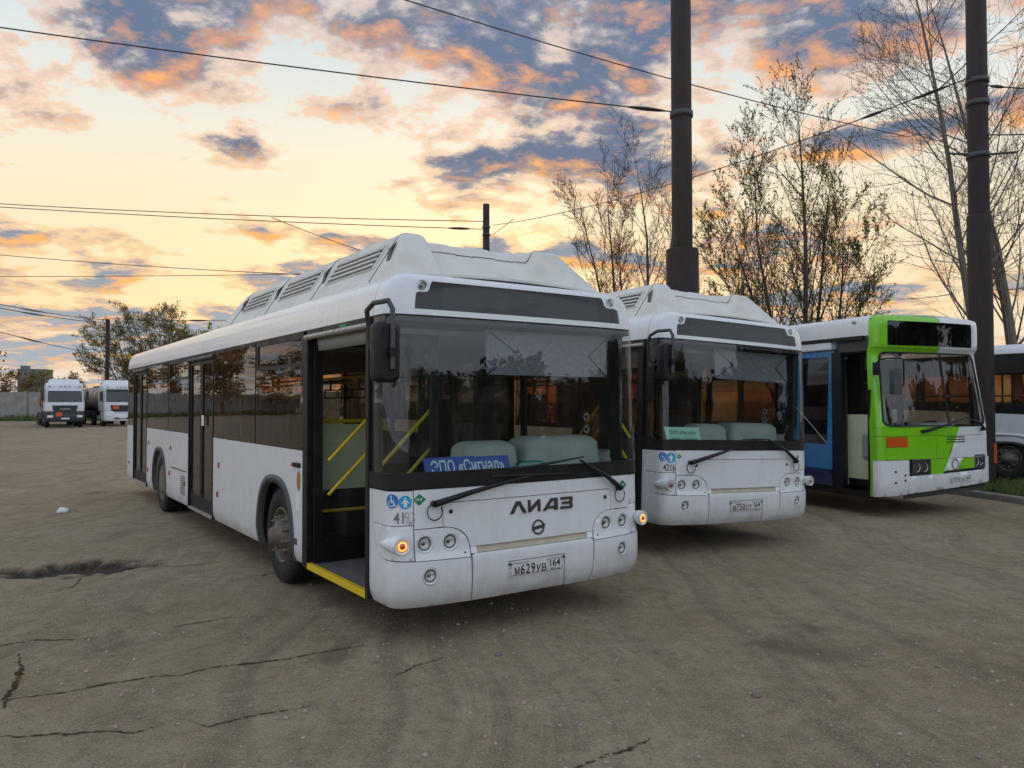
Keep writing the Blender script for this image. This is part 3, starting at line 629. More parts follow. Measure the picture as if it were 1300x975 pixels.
def make_city_bus(loc, th, tilt, zup, opt):
    root = empty('city_bus', (loc[0], loc[1], 0), th, opt['label'], 'bus', 'white city buses parked side by side')
    if tilt or zup: root.rotation_euler = (0, tilt, th); root.rotation_mode = 'XYZ'
    root.location.z = zup
    root.rotation_mode = 'QUATERNION'; root.rotation_quaternion = (Matrix.Rotation(th, 4, 'Z') @ Matrix.Rotation(tilt, 4, 'Y')).to_quaternion()
    S = Shell(1.25, .31, 7, .045, A_PV, A_PIN); P = S.P; sx, sv = S.sx, S.sv
    FR = lambda x, z, o=0.0: P(sx(x), z, o)
    E = sv(.475)
    q = lambda pts: [(sx(a), b) for a, b in pts]
    # ---- dark structure behind the panel gaps
    panel('nose_backing', SEAM, root, rect(-E + .01, E - .01, .33, 2.47 - 1.22), lambda a, b, o: P(a, b, o - .035), thick=.02, step=(.08, .12))
    # ---- bumper
    notch = [(-.600, .285), (-.335, .285), (-.305, .36), (-.290, .44), (-.286, .560), (.286, .560), (.290, .44), (.305, .36), (.335, .285), (.600, .285), (.603, .640), (.58, .652), (-.58, .652), (-.603, .640)]
    panel('bumper_centre', WHITE, root, q(notch), P, thick=.03, step=(.07, .035))
    panel('plate_panel', WHITE, root, q([(-.328, .285), (.328, .285), (.299, .36), (.284, .44), (.280, .553), (-.280, .553), (-.284, .44), (-.299, .36)]), lambda a, b, o: P(a, b, o - .008), thick=.02, step=(.07, .035))
    for sg in (-1, 1):
        C = [(sx(.608), .285), (E, .300), (E, 1.155), (E - .038, 1.155), (E - .048, .93), (E - .062, .84), (E - .10, .745), (E - .16, .685), (E - .23, .652), (sx(1.072), .636), (sx(.62), .628)]
        panel('bumper_corner', WHITE, root, [(sg * a, b) for a, b in C][::sg], P, thick=.03, step=(.045, .04), holes=[[(sg * a, b) for a, b in circ(sx(.957), .5235, .066, 20)]])
        lamp(root, 'fog_lamp', P, sg * sx(.957), .5235, .044, .05)
        C = [(sx(1.077), .644), (E - .235, .659), (E - .165, .692), (E - .106, .752), (E - .068, .845), (E - .055, .90), (sx(1.077), .898)]
        panel('signal_panel', WHITE, root, [(sg * a, b) for a, b in C][::sg], lambda a, b, o: P(a, b, o - .006), thick=.02, step=(.03, .04))
        panel('sticker_panel', WHITE, root, [(sg * a, b) for a, b in [(sx(1.077), .904), (E - .054, .906), (E - .045, 1.155), (sx(1.077), 1.155)]][::sg], lambda a, b, o: P(a, b, o - .003), thick=.02, step=(.03, .06))
        # teardrop pod round the indicator
        n = Vector((sg * .16, -.987, 0)); o = Vector((sg * 1.195, .030, .769)); tdir = Vector((sg * .30, .95, 0)).normalized(); side = Vector((0, 0, 1)).cross(n).normalized()
        rings = []
        for i in range(10):
            k = i / 9; r = .060 * (1 - k ** 2.2) + .006; c = o + tdir * (k * .24 - .004)
            rings.append([c + Vector((0, 0, 1)) * math.sin(u) * r + side * math.cos(u) * r for u in [2 * math.pi * j / 18 for j in range(18)]])
        MB().loft(rings).build('indicator_pod', WHITE, root)
        lp = lamp(root, 'indicator_lamp', lambda a, b, o_: o + side * a + Vector((0, 0, b)) + n * (o_ + .010), 0, 0, .043, .03, opt['sig'])
        # headlight panel with its round shoulder
        sh = [(.622 + .20 * (1 - math.cos(R(a))), .70 + .168 * math.sin(R(a))) for a in range(0, 91, 15)]
        C = [(.622, .634), (1.070, .642), (1.070, .868)] + sh[::-1]
        C = [(sg * sx(a), b) for a, b in C][::sg]
        panel('headlight_panel', WHITE, root, C, P, thick=.02, step=(.04, .04), holes=[[(sg * a, b) for a, b in circ(sx(u), .760, .070, 22)] for u in (.783, .991)])
        for u in (.783, .991): lamp(root, 'headlight', P, sg * sx(u), .760, .048, .05)
        MB().disc(P(sg * sx(.665), .668, .001), (P(sg * sx(.665), .668, .1) - P(sg * sx(.665), .668, 0)), .010, 10).build('screw', S_BLACK, root)
    # ---- hatch and the strip above it
    sh = [(.616 + .205 * (1 - math.cos(R(a))), .715 + .158 * math.sin(R(a))) for a in range(15, 91, 15)]
    H = [(-.612, .708), (.612, .708)] + sh + [(.838, .876), (.838, 1.035), (.823, 1.050), (-.823, 1.050), (-.838, 1.035), (-.838, .876)] + [(-a, b) for a, b in sh[::-1]]
    panel('front_hatch', WHITE, root, q(H), P, thick=.02, step=(.07, .06))
    U = [(-1.071, .874), (-.844, .876), (-.844, 1.038), (-.826, 1.056), (.826, 1.056), (.844, 1.038), (.844, .876), (1.071, .874), (1.071, 1.160), (-1.071, 1.160)]
    panel('upper_panel', WHITE, root, q(U), P, thick=.02, step=(.07, .05))
    for sg in (-1, 1):
        MB().lathe([(.017, 0), (.017, .004), (.0005, .004)], FR(sg * .775, .985), FR(sg * .775, .985, 1) - FR(sg * .775, .985), 12).build('hatch_lock', S_BLACK, root)
    panel('grille_slot', pbr('slot_cream_' + opt['id'], (.55, .50, .38), .6, dirt=.5), root, q(rect(-.56, .55, .655, .704)), lambda a, b, o: P(a, b, o - .022), thick=.01, step=(.1, .05))
    for sg in (-1, 1): panel('grille_end', WHITE, root, q(rect(*((-.61, -.56) if sg < 0 else (.55, .61)), .655, .704)), lambda a, b, o: P(a, b, o - .004), thick=.02, step=(.06, .05))
    # ---- badges and stickers
    if opt.get('badge'):
        x = -.245
        for c, w in (('Л', .155), ('И', .125), ('А', .165), ('З', .125)):
            if c == 'А':
                poly = [(x, .915 + .0), (x + .035, .915), (x + .098, .990), (x + .120, .990), (x + .120, .950), (x + .075, .950), (x + .055, .928), (x + .120, .928), (x + .120, .915), (x + .155, .915), (x + .155, 1.012), (x + .085, 1.012)]
                sheet_ = [(a, b + .02) for a, b in poly]
            elif c == 'Л': sheet_ = [(x, .935), (x + .034, .935), (x + .080, 1.010), (x + .126, .935), (x + .160, .935), (x + .100, 1.032), (x + .060, 1.032)]
            elif c == 'И': sheet_ = [(x, .935), (x + .024, .935), (x + .098, .995), (x + .098, .935), (x + .122, .935), (x + .122, 1.032), (x + .098, 1.032), (x + .024, .970), (x + .024, 1.032), (x, 1.032)]
            else: sheet_ = [(x, .935), (x + .12, .935), (x + .128, .943), (x + .128, .976), (x + .120, .984), (x + .128, .992), (x + .128, 1.024), (x + .12, 1.032), (x, 1.032), (x, 1.012), (x + .10, 1.012), (x + .10, .994), (x + .015, .994), (x + .015, .974), (x + .10, .974), (x + .10, .955), (x, .955)]
            sheet(MB(), [(sx(a), b - .012) for a, b in sheet_], [], lambda a, b, o: P(a, b, o + .010), .009, (.05, .05)).build('badge_letter', S_BADGE, root, fix=False); x += w + .022
        m = MB(); m.loft([[FR(.03 + rr * math.cos(2 * math.pi * j / 28), .797 + rr * math.sin(2 * math.pi * j / 28), oo) for j in range(28)] for rr, oo in ((.062, .001), (.060, .009), (.050, .009), (.047, .001))], caps=False)
        lg = m.build('maker_emblem', S_BADGE, root, fix=True)
        sheet(MB(), [(sx(.03 + a), .797 + b) for a, b in ((-.068, -.022), (.058, -.004), (.068, .022), (-.058, .004))], [], lambda a, b, o: P(a, b, o + .010), .008, (.1, .1)).build('emblem_bar', S_BADGE, lg, fix=False)
    icon_disc(root, P, -sx(1.222), 1.085, .052, S_BLUE, 'wheelchair')
    icon_disc(root, P, -sx(1.135) + .0, 1.075, .050 if opt['id'] == 'a' else .060, S_CYAN, 'person')
    lettering('fleet_number', S_GREY if opt['worn'] else S_BLACK, root, opt['fleet'], .085 if opt['worn'] else .075, P, -sx(1.155) - (.03 if opt['worn'] else 0), .962, .002, opt.get('fleetw', .15), .01)
    if opt['worn']:
        lettering('peeled_digits', pbr('letter_ghost', (.46, .46, .47), .6, vary=.35, vscale=60), root, '93', .085, P, -sx(1.155) + .055, .962, .002, .078, -.01)
    for a_, zz_ in ((-sx(1.03), 1.090), (sx(1.00), 1.075)):
        r = .052 if opt['id'] == 'a' else .036
        d = poly_flat('gas_diamond', S_WHITE, root, [(a_ - r * 1.14, zz_), (a_, zz_ - r * .94), (a_ + r * 1.14, zz_), (a_, zz_ + r * .94)], P, .0015)
        poly_flat('gas_diamond_field', S_GREEN, d, [(a_ - r * 1.04, zz_), (a_, zz_ - r * .84), (a_ + r * 1.04, zz_), (a_, zz_ + r * .84)], P, .0027)
        lettering('gas_letters', S_WHITE, d, 'КПГ', r * .42, P, a_, zz_, .004, r * 1.1, .01)
    number_plate(root, lambda a, b, o: P(a, b, o - .006), 0, .487, opt['plate'], '164')
    for sg in (-1, 1): MB().lathe([(.011, 0), (.011, .006), (.0005, .007)], FR(sg * .268, .535, .001), FR(0, .5, 1) - FR(0, .5, 0), 8).build('plate_bolt', S_BLACK, root)
    # ---- windscreen with its black band
    panel('windscreen_sill', BLACK, root, rect(-E, E, 1.166, 1.285), lambda a, b, o: P(a, b, o + .006), thick=.03, step=(.05, .06))
    G = sv(.40)
    panel('windscreen_frame', BLACK, root, rect(-E, E, 1.285, 2.472), lambda a, b, o: P(a, b, o - .010), holes=[rrect(-sv(.33), sv(.33), 1.287, 2.425, .05)], thick=.03, step=(.05, .12))
    panel('windscreen', GL_WS, root, rect(-G, G, 1.285, 2.462), P, thick=0, step=(.04, .08))
    # ---- destination box and cap
    cap = [(-sv(.42), 2.476), (sv(.42), 2.476), (sv(.42), 2.814), (-sv(.42), 2.814)]
    so = [(-1.03, 2.520), (1.06, 2.520), (1.06, 2.640), (1.02, 2.655), (.925, 2.655), (.905, 2.675), (.905, 2.742), (-.925, 2.742), (-.925, 2.675), (-.945, 2.655), (-1.01, 2.655), (-1.03, 2.640)]
    panel('front_cap', WHITE, root, cap, P, holes=[q(so)] + [[(sg * a, b) for a, b in circ(sx(.989), 2.700, .036, 16)] for sg in (-1, 1)], thick=.02, step=(.045, .02))
    panel('sign_glass', GL_SIGN, root, q(so), lambda a, b, o: P(a, b, o - .006), thick=0, step=(.08, .06))
    panel('sign_matrix', LED, root, q(rect(-.78, .86, 2.528, 2.735)), lambda a, b, o: P(a, b, o - .05), thick=.01, step=(.1, .08))
    panel('sign_case', BLACK, root, q(rect(-1.06, 1.08, 2.505, 2.755)), lambda a, b, o: P(a, b, o - .07), thick=.01, step=(.1, .08))
    for sg in (-1, 1):
        lp = lamp(root, 'marker_lamp', P, sg * sx(.989), 2.700, .034, .03)
    # ---- door side and far side below the windows
    def wallfn(sg): return lambda v, z, o=0.0: P(sg * (S.Ls + v - S.y1), z, o)
    L, Rr = wallfn(-1), wallfn(1); z0, zb = .310, 1.362
    AF, AR = 2.79, 8.88
    def low(fn, v0, v1, arch=None, zlo=z0):
        if arch:
            a = arch_pts(arch, .60, 1.08, zlo + .001); pts = [(v0, zlo)] + a + [(v1, zlo), (v1, zb), (v0, zb)]
        else: pts = rect(v0, v1, zlo, zb)
        return panel('side_panel', WHITE, root, pts, fn, thick=.03, step=(.5, .06))
    def arch_trim(fn, c):
        a = arch_pts(c, .60, 1.08, z0 - .01, 22); b = arch_pts(c, .535, 1.005, z0 - .01, 22); m = MB()
        ring = lambda pts, o: [fn(x, z, o) for x, z in pts]
        m.loft([ring(a, .0), ring(a, .014), ring(b, .016), ring(b, -.05)], close=False, caps=False); return m.build('wheel_arch_trim', GREYTRIM, root)
    doors = [(5.30, 6.70), (10.07, 11.50)]
    low(L, 1.945, 3.60, AF); low(L, 3.606, 5.285); low(L, 6.715, 8.10); low(L, 8.106, 10.055, AR); low(L, 11.515, 12.24)
    low(Rr, .48, 1.9); low(Rr, 1.906, 3.60, AF); low(Rr, 3.606, 5.6); low(Rr, 5.606, 8.10); low(Rr, 8.106, 9.9, AR); low(Rr, 9.906, 12.24)
    for c in (AF, AR): arch_trim(L, c); arch_trim(Rr, c)
    for sg in (-1, 1):
        for c in (AF - .05, AR - .02):
            m = MB(); x0, x1 = sg * 1.225, sg * .78; y0, y1 = c - .64, c + .66
            m.quad((x0, y0, .3), (x0, y0, 1.14), (x1, y0, 1.14), (x1, y0, .3)); m.quad((x0, y1, .3), (x0, y1, 1.14), (x1, y1, 1.14), (x1, y1, .3)); m.quad((x0, y0, 1.14), (x0, y1, 1.14), (x1, y1, 1.14), (x1, y0, 1.14)); m.quad((x1, y0, .3), (x1, y0, 1.14), (x1, y1, 1.14), (x1, y1, .3))
            m.build('wheel_well', SEAM, root)
    # small side fittings on the door side
    MB().box(-1.268, -1.248, 2.02, 2.16, 1.20, 1.245).build('repeater_lamp', BLACK, root, .004); MB().box(-1.276, -1.25, 2.161, 2.22, 1.203, 1.242).build('repeater_lens', RED, root, .004)
    poly_flat('side_sticker', pbr('sticker_ochre_' + opt['id'], (.42, .20, .02), .5, vary=.5, vscale=60), root, circ(2.07, 1.075, .050, 16, .095), L, .002)
    poly_flat('side_notice', S_WHITE, root, rect(2.02, 2.13, .80, .965), L, .002)
    for v, z in ((5.0, 1.03), (5.05, .66), (9.92, .62), (8.02, .70)): MB().box(-1.262, -1.248, v - .03, v + .03, z - .035, z + .035).build('side_reflector', RED, root, .004)
    for v, z in ((2.15, .50), (6.95, .62), (7.95, 1.10), (9.85, 1.10), (12.0, .62)): MB().box(-1.258, -1.248, v - .04, v + .04, z - .03, z + .03).build('filler_flap', GREYTRIM, root, .003)
    for i in range(9): MB().box(-1.256, -1.248, 6.92, 7.20, .46 + i * .032, .474 + i * .032).build('louvre', GREYTRIM, root)
    MB().box(-1.256, -1.248, 6.85, 7.90, .80, .815).build('trim_strip', GREYTRIM, root)
    # ---- window band: pillars, panes, sliding vents
    def pillar(fn, v0, v1, za=zb, zt=2.474): panel('window_pillar', BLACK, root, rect(v0, v1, za, zt), lambda v, z, o: fn(v, z, o - .006), thick=.05, interior=False)
    def pane(fn, v0, v1, vent):
        w = panel('side_window', BLACK, root, rect(v0, v1, zb, 2.474), lambda v, z, o: fn(v, z, o - .004), holes=[rrect(v0 + .035, v1 - .035, zb + .035, 2.425, .04)] if not vent else [rrect(v0 + .035, v1 - .035, zb + .035, 2.12, .04), rrect(v0 + .06, v1 - .06, 2.185, 2.41, .03)], thick=.03, interior=False)
        panel('pane', GL_SIDE, w, rect(v0 + .01, v1 - .01, zb + .01, 2.15 if vent else 2.44), fn, thick=0, interior=False)
        if vent:
            panel('vent_pane', GL_SIDE, w, rect(v0 + .05, v1 - .05, 2.165, 2.43), lambda v, z, o: fn(v, z, o - .014), thick=0, interior=False)
            MB().box(*sorted((fn(0, 0).x * 1.0, fn(0, 0).x * 1.008)), v0 + .04, v1 - .04, 2.145, 2.165).build('vent_rail', GREYTRIM, w)
    for v0, v1, vent in ((1.96, 3.45, 1), (3.47, 5.27, 0), (6.73, 8.15, 1), (8.17, 10.04, 0), (11.53, 12.22, 0)): pane(L, v0, v1, vent)
    for v0, v1, vent in ((.60, 1.90, 1), (1.92, 3.45, 0), (3.47, 5.20, 1), (5.22, 6.95, 0), (6.97, 8.70, 1), (8.72, 10.40, 0), (10.42, 12.22, 0)): pane(Rr, v0, v1, vent)
    pillar(Rr, .476, .598)
    # door header, posts
    for v0, v1 in [(.50, 1.84)] + doors:
        panel('door_header', BLACK, root, rect(v0 - .03, v1 + .03, 2.405, 2.474), L, thick=.05, interior=False)
        MB().tube([L(v0 - .02, 2.405, .012), L(v1 + .02, 2.405, .012)], .026, 8).build('door_gutter', GREYTRIM if v0 > 1 else STEEL, root)
    MB().box(-1.262, -1.19, .478, .535, .305, 2.404).build('door_post', BLACK, root, .006); MB().box(-1.262, -1.19, 1.825, 1.944, .305, 2.404).build('door_post', BLACK, root, .006)
    poly_flat('door_sticker', S_GREEN, root, rect(.92, 1.08, 2.425, 2.462), L, .003)
    # ---- doors. leaf: frame ring, glass, yellow rails. fnl(t, z, o): t across the leaf
    def leaf(fnl, w, rails=False, glassm=GL_SIDE):
        zt = 2.40
        d = panel('door_leaf', BLACK, root, rect(0, w, .345, zt), fnl, holes=[rrect(.075, w - .06, .53, zt - .07, .05)], thick=.04, interior=False)
        panel('door_glass', glassm, d, rect(.065, w - .05, .51, zt - .06), lambda a, b, o: fnl(a, b, o - .015), thick=0, interior=False)
        if rails:
            MB().tube([fnl(w * .18, .97, .055), fnl(w * .95, 1.42, .055)], .016, 8).build('handrail', YELLOW, d); MB().tube([fnl(w * .18, 1.28, .055), fnl(w * .95, 1.74, .055)], .016, 8).build('handrail', YELLOW, d)
        return d
    for v0, v1 in doors:
        MB().box(-1.256, -1.20, v0 - .012, v0 + .03, .31, 2.404).build('door_post', BLACK, root, .004); MB().box(-1.256, -1.20, v1 - .03, v1 + .012, .31, 2.404).build('door_post', BLACK, root, .004)
        w = (v1 - v0) / 2 - .035
        leaf(lambda t, z, o, v0=v0: L(v0 + .032 + t, z, o - .012), w); leaf(lambda t, z, o, v1=v1: L(v1 - .032 - t, z, o - .012), w)
        MB().box(-1.254, -1.10, v0, v1, .305, .342).build('door_step', STEEL, root, .004)
    mid = poly_flat('door_notice', S_WHITE, root, rect(5.78, 5.90, 1.50, 1.64), L, .006)
    if opt['open']:
        leaf(lambda t, z, o: Vector((-1.21 + t, 1.76 - o, z)), .60, True, GL_CLEAR)
        leaf(lambda t, z, o: Vector((-1.21 + t, .585 + o, z)), .60, True, GL_CLEAR)
    else:
        w = (1.825 - .535) / 2 - .012
        leaf(lambda t, z, o: L(.54 + t, z, o - .012), w, True); leaf(lambda t, z, o: L(1.82 - t, z, o - .012), w, True)
    MB().box(-1.258, -1.21, .536, 1.824, .298, .352).build('step_edge', YELLOW, root, .004)
    # ---- roof side cove, roof, rear
    for sg in (-1, 1):
        a0, a1 = sg * sv(.428), sg * sv(12.20)
        panel('roof_cove', WHITE, root, rect(min(a0, a1), max(a0, a1), 2.476, 2.814), P, thick=.02, step=(.6, .022))
    rz = lambda x, y, o=0.0: Vector((x, y, 2.800 + .045 * (1 - (x / 1.05) ** 2) + o))
    panel('roof', ROOFW, root, rect(-1.04, 1.04, .27, 12.20), rz, thick=.02, step=(.15, .8))
    bk = lambda x, z, o=0.0: Vector((x, 12.30 + o + .04 * (1 - (x / 1.2) ** 2) - .06 * max(0, (z - 2.4) / .5) ** 2, z))
    panel('rear_panel', WHITE, root, [(-1.19, .34), (1.19, .34), (1.22, .5), (1.22, 2.45), (1.19, 2.65), (1.10, 2.76), (.95, 2.82), (-.95, 2.82), (-1.10, 2.76), (-1.19, 2.65), (-1.22, 2.45), (-1.22, .5)], bk, holes=[rrect(-.95, .95, 1.6, 2.35, .08)], thick=.03, step=(.2, .2))
    panel('rear_window', GL_DARK, root, rrect(-.96, .96, 1.59, 2.36, .08), lambda x, z, o: bk(x, z, o - .005), thick=0, step=(.2, .2))
    for sg in (-1, 1):   # rounded rear corners
        m = MB(); zs = [.31, .5, 2.45, 2.55, 2.62, 2.70, 2.75, 2.78, 2.81]
        rings = []
        for z in zs:
            i = float(np.interp(z, *S.pin)); x = 1.25 - i; rings.append([Vector((sg * (x - .085 * (1 - math.cos(R(b)))), 12.20 + .10 * math.sin(R(b)), z)) for b in (0, 22, 45, 68, 90)])
        m.loft(rings, close=False, caps=False); m.build('rear_corner', WHITE, root)
        MB().box(sg * 1.10 - .06, sg * 1.10 + .06, 12.30, 12.352, .95, 1.35).build('tail_lamp', RED, root, .01)
    # ---- gas-bottle fairing on the roof
    m = MB(); xs = np.linspace(-1.10, 1.10, 121); ys = np.concatenate([np.linspace(.40, 1.3, 46), np.linspace(1.36, 5.1, 64), np.linspace(5.15, 5.79, 16)])
    vs = [Vector((x, y, roof_fairing_z(x, y) + .0)) for y in ys for x in xs]; nx = len(xs)
    m.add(vs, [(j * nx + i, j * nx + i + 1, (j + 1) * nx + i + 1, (j + 1) * nx + i) for j in range(len(ys) - 1) for i in range(nx - 1)], True)
    m.box(-1.10, 1.10, .40, 5.79, 2.755, 2.780)
    fr = m.build('roof_fairing', ROOFW, root)
    MB().box(-1.104, -1.095, .45, 5.76, 2.770, 2.788).build('fairing_seam', SEAM, fr); MB().box(1.095, 1.104, .45, 5.76, 2.770, 2.788).build('fairing_seam', SEAM, fr)
    for sg in (-1, 1):
        slope = lambda v, t, o, sg=sg: Vector((sg * (1.10 - .30 * t + o * .82), v, FZ + FH * t + o * .55))
        for v0, v1 in ((.98, 2.02), (2.44, 3.46), (3.92, 4.88)):
            sk = lambda v, t: v + .0
            ven = panel('roof_vent', SEAM, fr, rect(v0, v1, .34, .78), lambda a, b, o: slope(a, b, o + .004), thick=.01, interior=False)
            for j in range(4):
                t = .405 + j * .108
                mb = MB(); mb.loft([[slope(v, t - .016, .004), slope(v, t + .014, .006), slope(v, t + .022, .020), slope(v, t - .010, .016)] for v in (v0 + .01, v1 - .01)], smooth=False); mb.build('slat', ROOFW, ven)
            for a0, a1, b0, b1 in ((v0 - .03, v0, .32, .80), (v1, v1 + .03, .32, .80), (v0, v1, .78, .80), (v0, v1, .32, .34)):
                panel('vent_rim', ROOFW, ven, rect(a0, a1, b0, b1), lambda a, b, o: slope(a, b, o + .012), thick=.012, interior=False)
        for v in (.78, 2.23, 3.70, 5.05):
            mb = MB(); mb.loft([[slope(v - .09, .40, .002), slope(v - .02, .40, .002), slope(v - .03, .40, -.005)], [slope(v - .03, .62, .03), slope(v + .02, .62, .03), slope(v, .62, -.005)], [slope(v + .02, .80, .002), slope(v + .03, .80, .002), slope(v + .02, .80, -.005)]], smooth=False); mb.build('fairing_fin', GREYTRIM, fr)
    mb = MB()
    for a, b in (((-.62, 1.24), (.40, 1.24)), ((.40, 1.24), (.40, .95))): mb.tube([Vector((p[0], p[1], roof_fairing_z(*p) + .002)) for p in (a, b)], .005, 5)
    mb.build('fairing_seam', GREYTRIM, fr)
    for v in (.86, 2.23, 3.69, 5.12): MB().tube([Vector((x, v, roof_fairing_z(x, v) + .001)) for x in np.linspace(-1.09, 1.09, 60)], .005, 5).build('fairing_joint', GREYTRIM, fr)
    # ---- underbody and interior
    MB().box(-.80, .80, .45, 12.2, .27, .330).build('underbody', SEAM, root); MB().box(-1.22, 1.22, 3.5, 8.1, .315, .333).build('underbody', SEAM, root); MB().box(-1.22, 1.22, 9.6, 12.2, .315, .333).build('underbody', SEAM, root)
    MB().box(-1.20, 1.20, .40, 2.10, .300, .333).build('underbody', SEAM, root)
    MB().box(-1.21, 1.21, .40, 2.10, .334, .350).build('floor', FLOORM, root); MB().box(-.80, .80, 2.1, 12.1, .334, .350).build('floor', FLOORM, root); MB().box(-1.21, 1.21, 3.5, 8.15, .334, .349).build('floor', FLOORM, root); MB().box(-1.21, 1.21, 9.6, 12.1, .334, .60).build('floor', FLOORM, root)
    MB().box(-1.0, 1.0, .45, 12.1, 2.36, 2.40).build('ceiling', CEIL, root)
    for sg in (-1, 1):
        m = MB(); m.loft([[Vector((sg * 1.0, v, 2.36)), Vector((sg * 1.18, v, 2.28)), Vector((sg * 1.2, v, 2.46)), Vector((sg * 1.0, v, 2.44))] for v in (.6, 12.1)]); m.build('ceiling_duct', CEIL, root)
        MB().box(sg * 1.19 - .012, sg * 1.19 + .012, 3.45, 5.25, .35, 1.36).build('inner_lining', INNER, root) if sg < 0 else MB().box(1.178, 1.202, 1.9, 12.1, .35, 1.36).build('inner_lining', INNER, root)
    MB().box(-1.202, -1.178, 6.74, 10.04, .35, 1.36).build('inner_lining', INNER, root)
    for sg in (-1, 1):
        for c in (AF - .05, AR - .02):
            b_ = MB(); b_.box(*sorted((sg * .745, sg * .770)), c - .68, c + .70, .351, 1.165); b_.box(*sorted((sg * .771, sg * 1.20)), c - .68, c + .70, 1.145, 1.165); b_.box(*sorted((sg * .771, sg * 1.20)), c - .68, c - .66, .351, 1.144); b_.box(*sorted((sg * .771, sg * 1.20)), c + .68, c + .70, .351, 1.144); b_.build('wheel_box', PLASTIC, root)
    # dashboard
    dm = MB(); D = lambda x, y, z: Vector((x, y, z))
    dash = MB().box(-1.12, 1.12, .36, .78, 1.10, 1.215).build('dashboard', PLASTIC, root, .03)
    MB().box(-.45, 1.10, .30, .70, .36, 1.10).build('dashboard_front', PLASTIC, root, .02)
    def hump(x0, x1, y0, y1, za, zt):
        m = MB(); rings = []
        for z, i in ((za, 0), (zt - .06, .02), (zt - .02, .05), (zt, .09)): rings.append([D(a, b, z) for a, b in rrect(x0 + i, x1 - i, y0 + i * 1.2, y1 - i, .07, 3)])
        m.loft(rings); return m.build('dash_hump', PLASTIC, root)
    hump(-.40, .16, .44, .80, 1.21, 1.475); hump(.22, 1.10, .44, .86, 1.21, 1.50)
    m = MB(); c = D(.68, .95, 1.30); n = Vector((0, .55, .85)).normalized(); a_ = Vector((1, 0, 0)); b_ = n.cross(a_)
    pts = [c + (a_ * math.cos(2 * math.pi * j / 24) + b_ * math.sin(2 * math.pi * j / 24)) * .24 for j in range(25)]; m.tube(pts, .016, 6, caps=False); m.tube([c - a_ * .23, c + a_ * .23], .014, 6); m.tube([c, c - n * .4], .03, 6); m.build('steering_wheel', BLACK, root)
    ds = MB().box(.44, .92, 1.35, 1.82, .72, .84).build('driver_seat', SEATD, root, .04); m = MB(); m.loft([[D(.45, 1.78, .82), D(.91, 1.78, .82), D(.91, 1.90, .82), D(.45, 1.90, .82)], [D(.45, 1.84, 1.35), D(.91, 1.84, 1.35), D(.91, 1.96, 1.35), D(.45, 1.96, 1.35)], [D(.53, 1.88, 1.62), D(.83, 1.88, 1.62), D(.83, 1.98, 1.62), D(.53, 1.98, 1.62)], [D(.55, 1.90, 1.80), D(.81, 1.90, 1.80), D(.81, 1.97, 1.80), D(.55, 1.97, 1.80)]]); m.build('seat_back', SEATD, ds, .03)
    MB().box(.55, .80, 1.40, 1.80, .35, .72).build('seat_base', BLACK, ds)
    pt = panel('cab_partition', BLACK, root, rect(.02, 1.18, .36, 2.36), lambda x, z, o: D(x, 2.02 - o, z), holes=[rrect(.50, 1.12, 1.30, 2.25, .03)], thick=.03, interior=False); panel('partition_glass', GL_DARK, pt, rect(.48, 1.14, 1.28, 2.27), lambda x, z, o: D(x, 2.035, z), thick=0, interior=False)
    cdoor = panel('cab_door', BLACK, root, rect(.85, 2.02, .36, 2.30), lambda v, z, o: D(-.02 - o, v, z), holes=[rrect(.95, 1.92, 1.30, 2.20, .04)], thick=.03, interior=False); panel('cab_door_glass', GL_CLEAR, cdoor, rect(.93, 1.94, 1.28, 2.22), lambda v, z, o: D(-.005, v, z), thick=0, interior=False)
    MB().box(-1.19, -.42, 2.04, 2.07, .98, 1.60).build('front_screen', PALEGREEN, root); MB().box(-1.19, -.42, 2.045, 2.065, .36, .975).build('front_screen_foot', BLACK, root); MB().tube([D(-1.17, 2.05, 1.63), D(-.42, 2.05, 1.63)], .018, 8).build('handrail', YELLOW, root); MB().tube([D(-1.17, 2.02, .78), D(-.42, 2.02, .78)], .016, 8).build('handrail', YELLOW, root)
    MB().tube([D(-1.13, 1.93, .45), D(-1.13, 1.93, 1.62)], .018, 8).build('handrail', YELLOW, root)
    for x, y in ((-.42, 2.05), (-.42, 3.9), (.42, 3.9), (-.5, 5.25), (-.5, 6.75), (.42, 6.6), (-.42, 8.2), (.42, 9.4), (-.42, 10.0)): MB().tube([D(x, y, .35), D(x, y, 2.37)], .017, 8).build('grab_pole', YELLOW, root)
    for x in (-.42, .42): MB().tube([D(x, 2.2, 2.08), D(x, 11.5, 2.08)], .016, 6).build('ceiling_rail', YELLOW, root)
    for x in (-.42,):
        for y in (2.6, 3.0, 3.4): 
            m = MB(); m.tube([D(x, y, 2.08), D(x, y, 1.95)], .012, 5); m.tube([D(x - .07, y, 1.95), D(x + .07, y, 1.95), D(x + .07, y, 1.86), D(x - .07, y, 1.86), D(x - .07, y, 1.95)], .010, 5); m.build('hanging_strap', BLACK, root)
    sm = seat_mesh()
    for y in (3.05, 3.85, 4.6, 7.0, 7.75, 8.7, 9.5, 10.9):
        for x in (-.95, -.53, .53, .95):
            if x < 0 and (5.0 < y < 6.9 or y > 10.2): continue
            if abs(x) > .6 and (2.2 < y < 3.6 or 8.2 < y < 9.6): z_ = .80
            else: z_ = .35 if abs(x) < .6 or (y > 3.6 and y < 8.2) else .6
            o = link(bpy.data.objects.new('passenger_seat', sm), root); o.location = (x, y, z_)
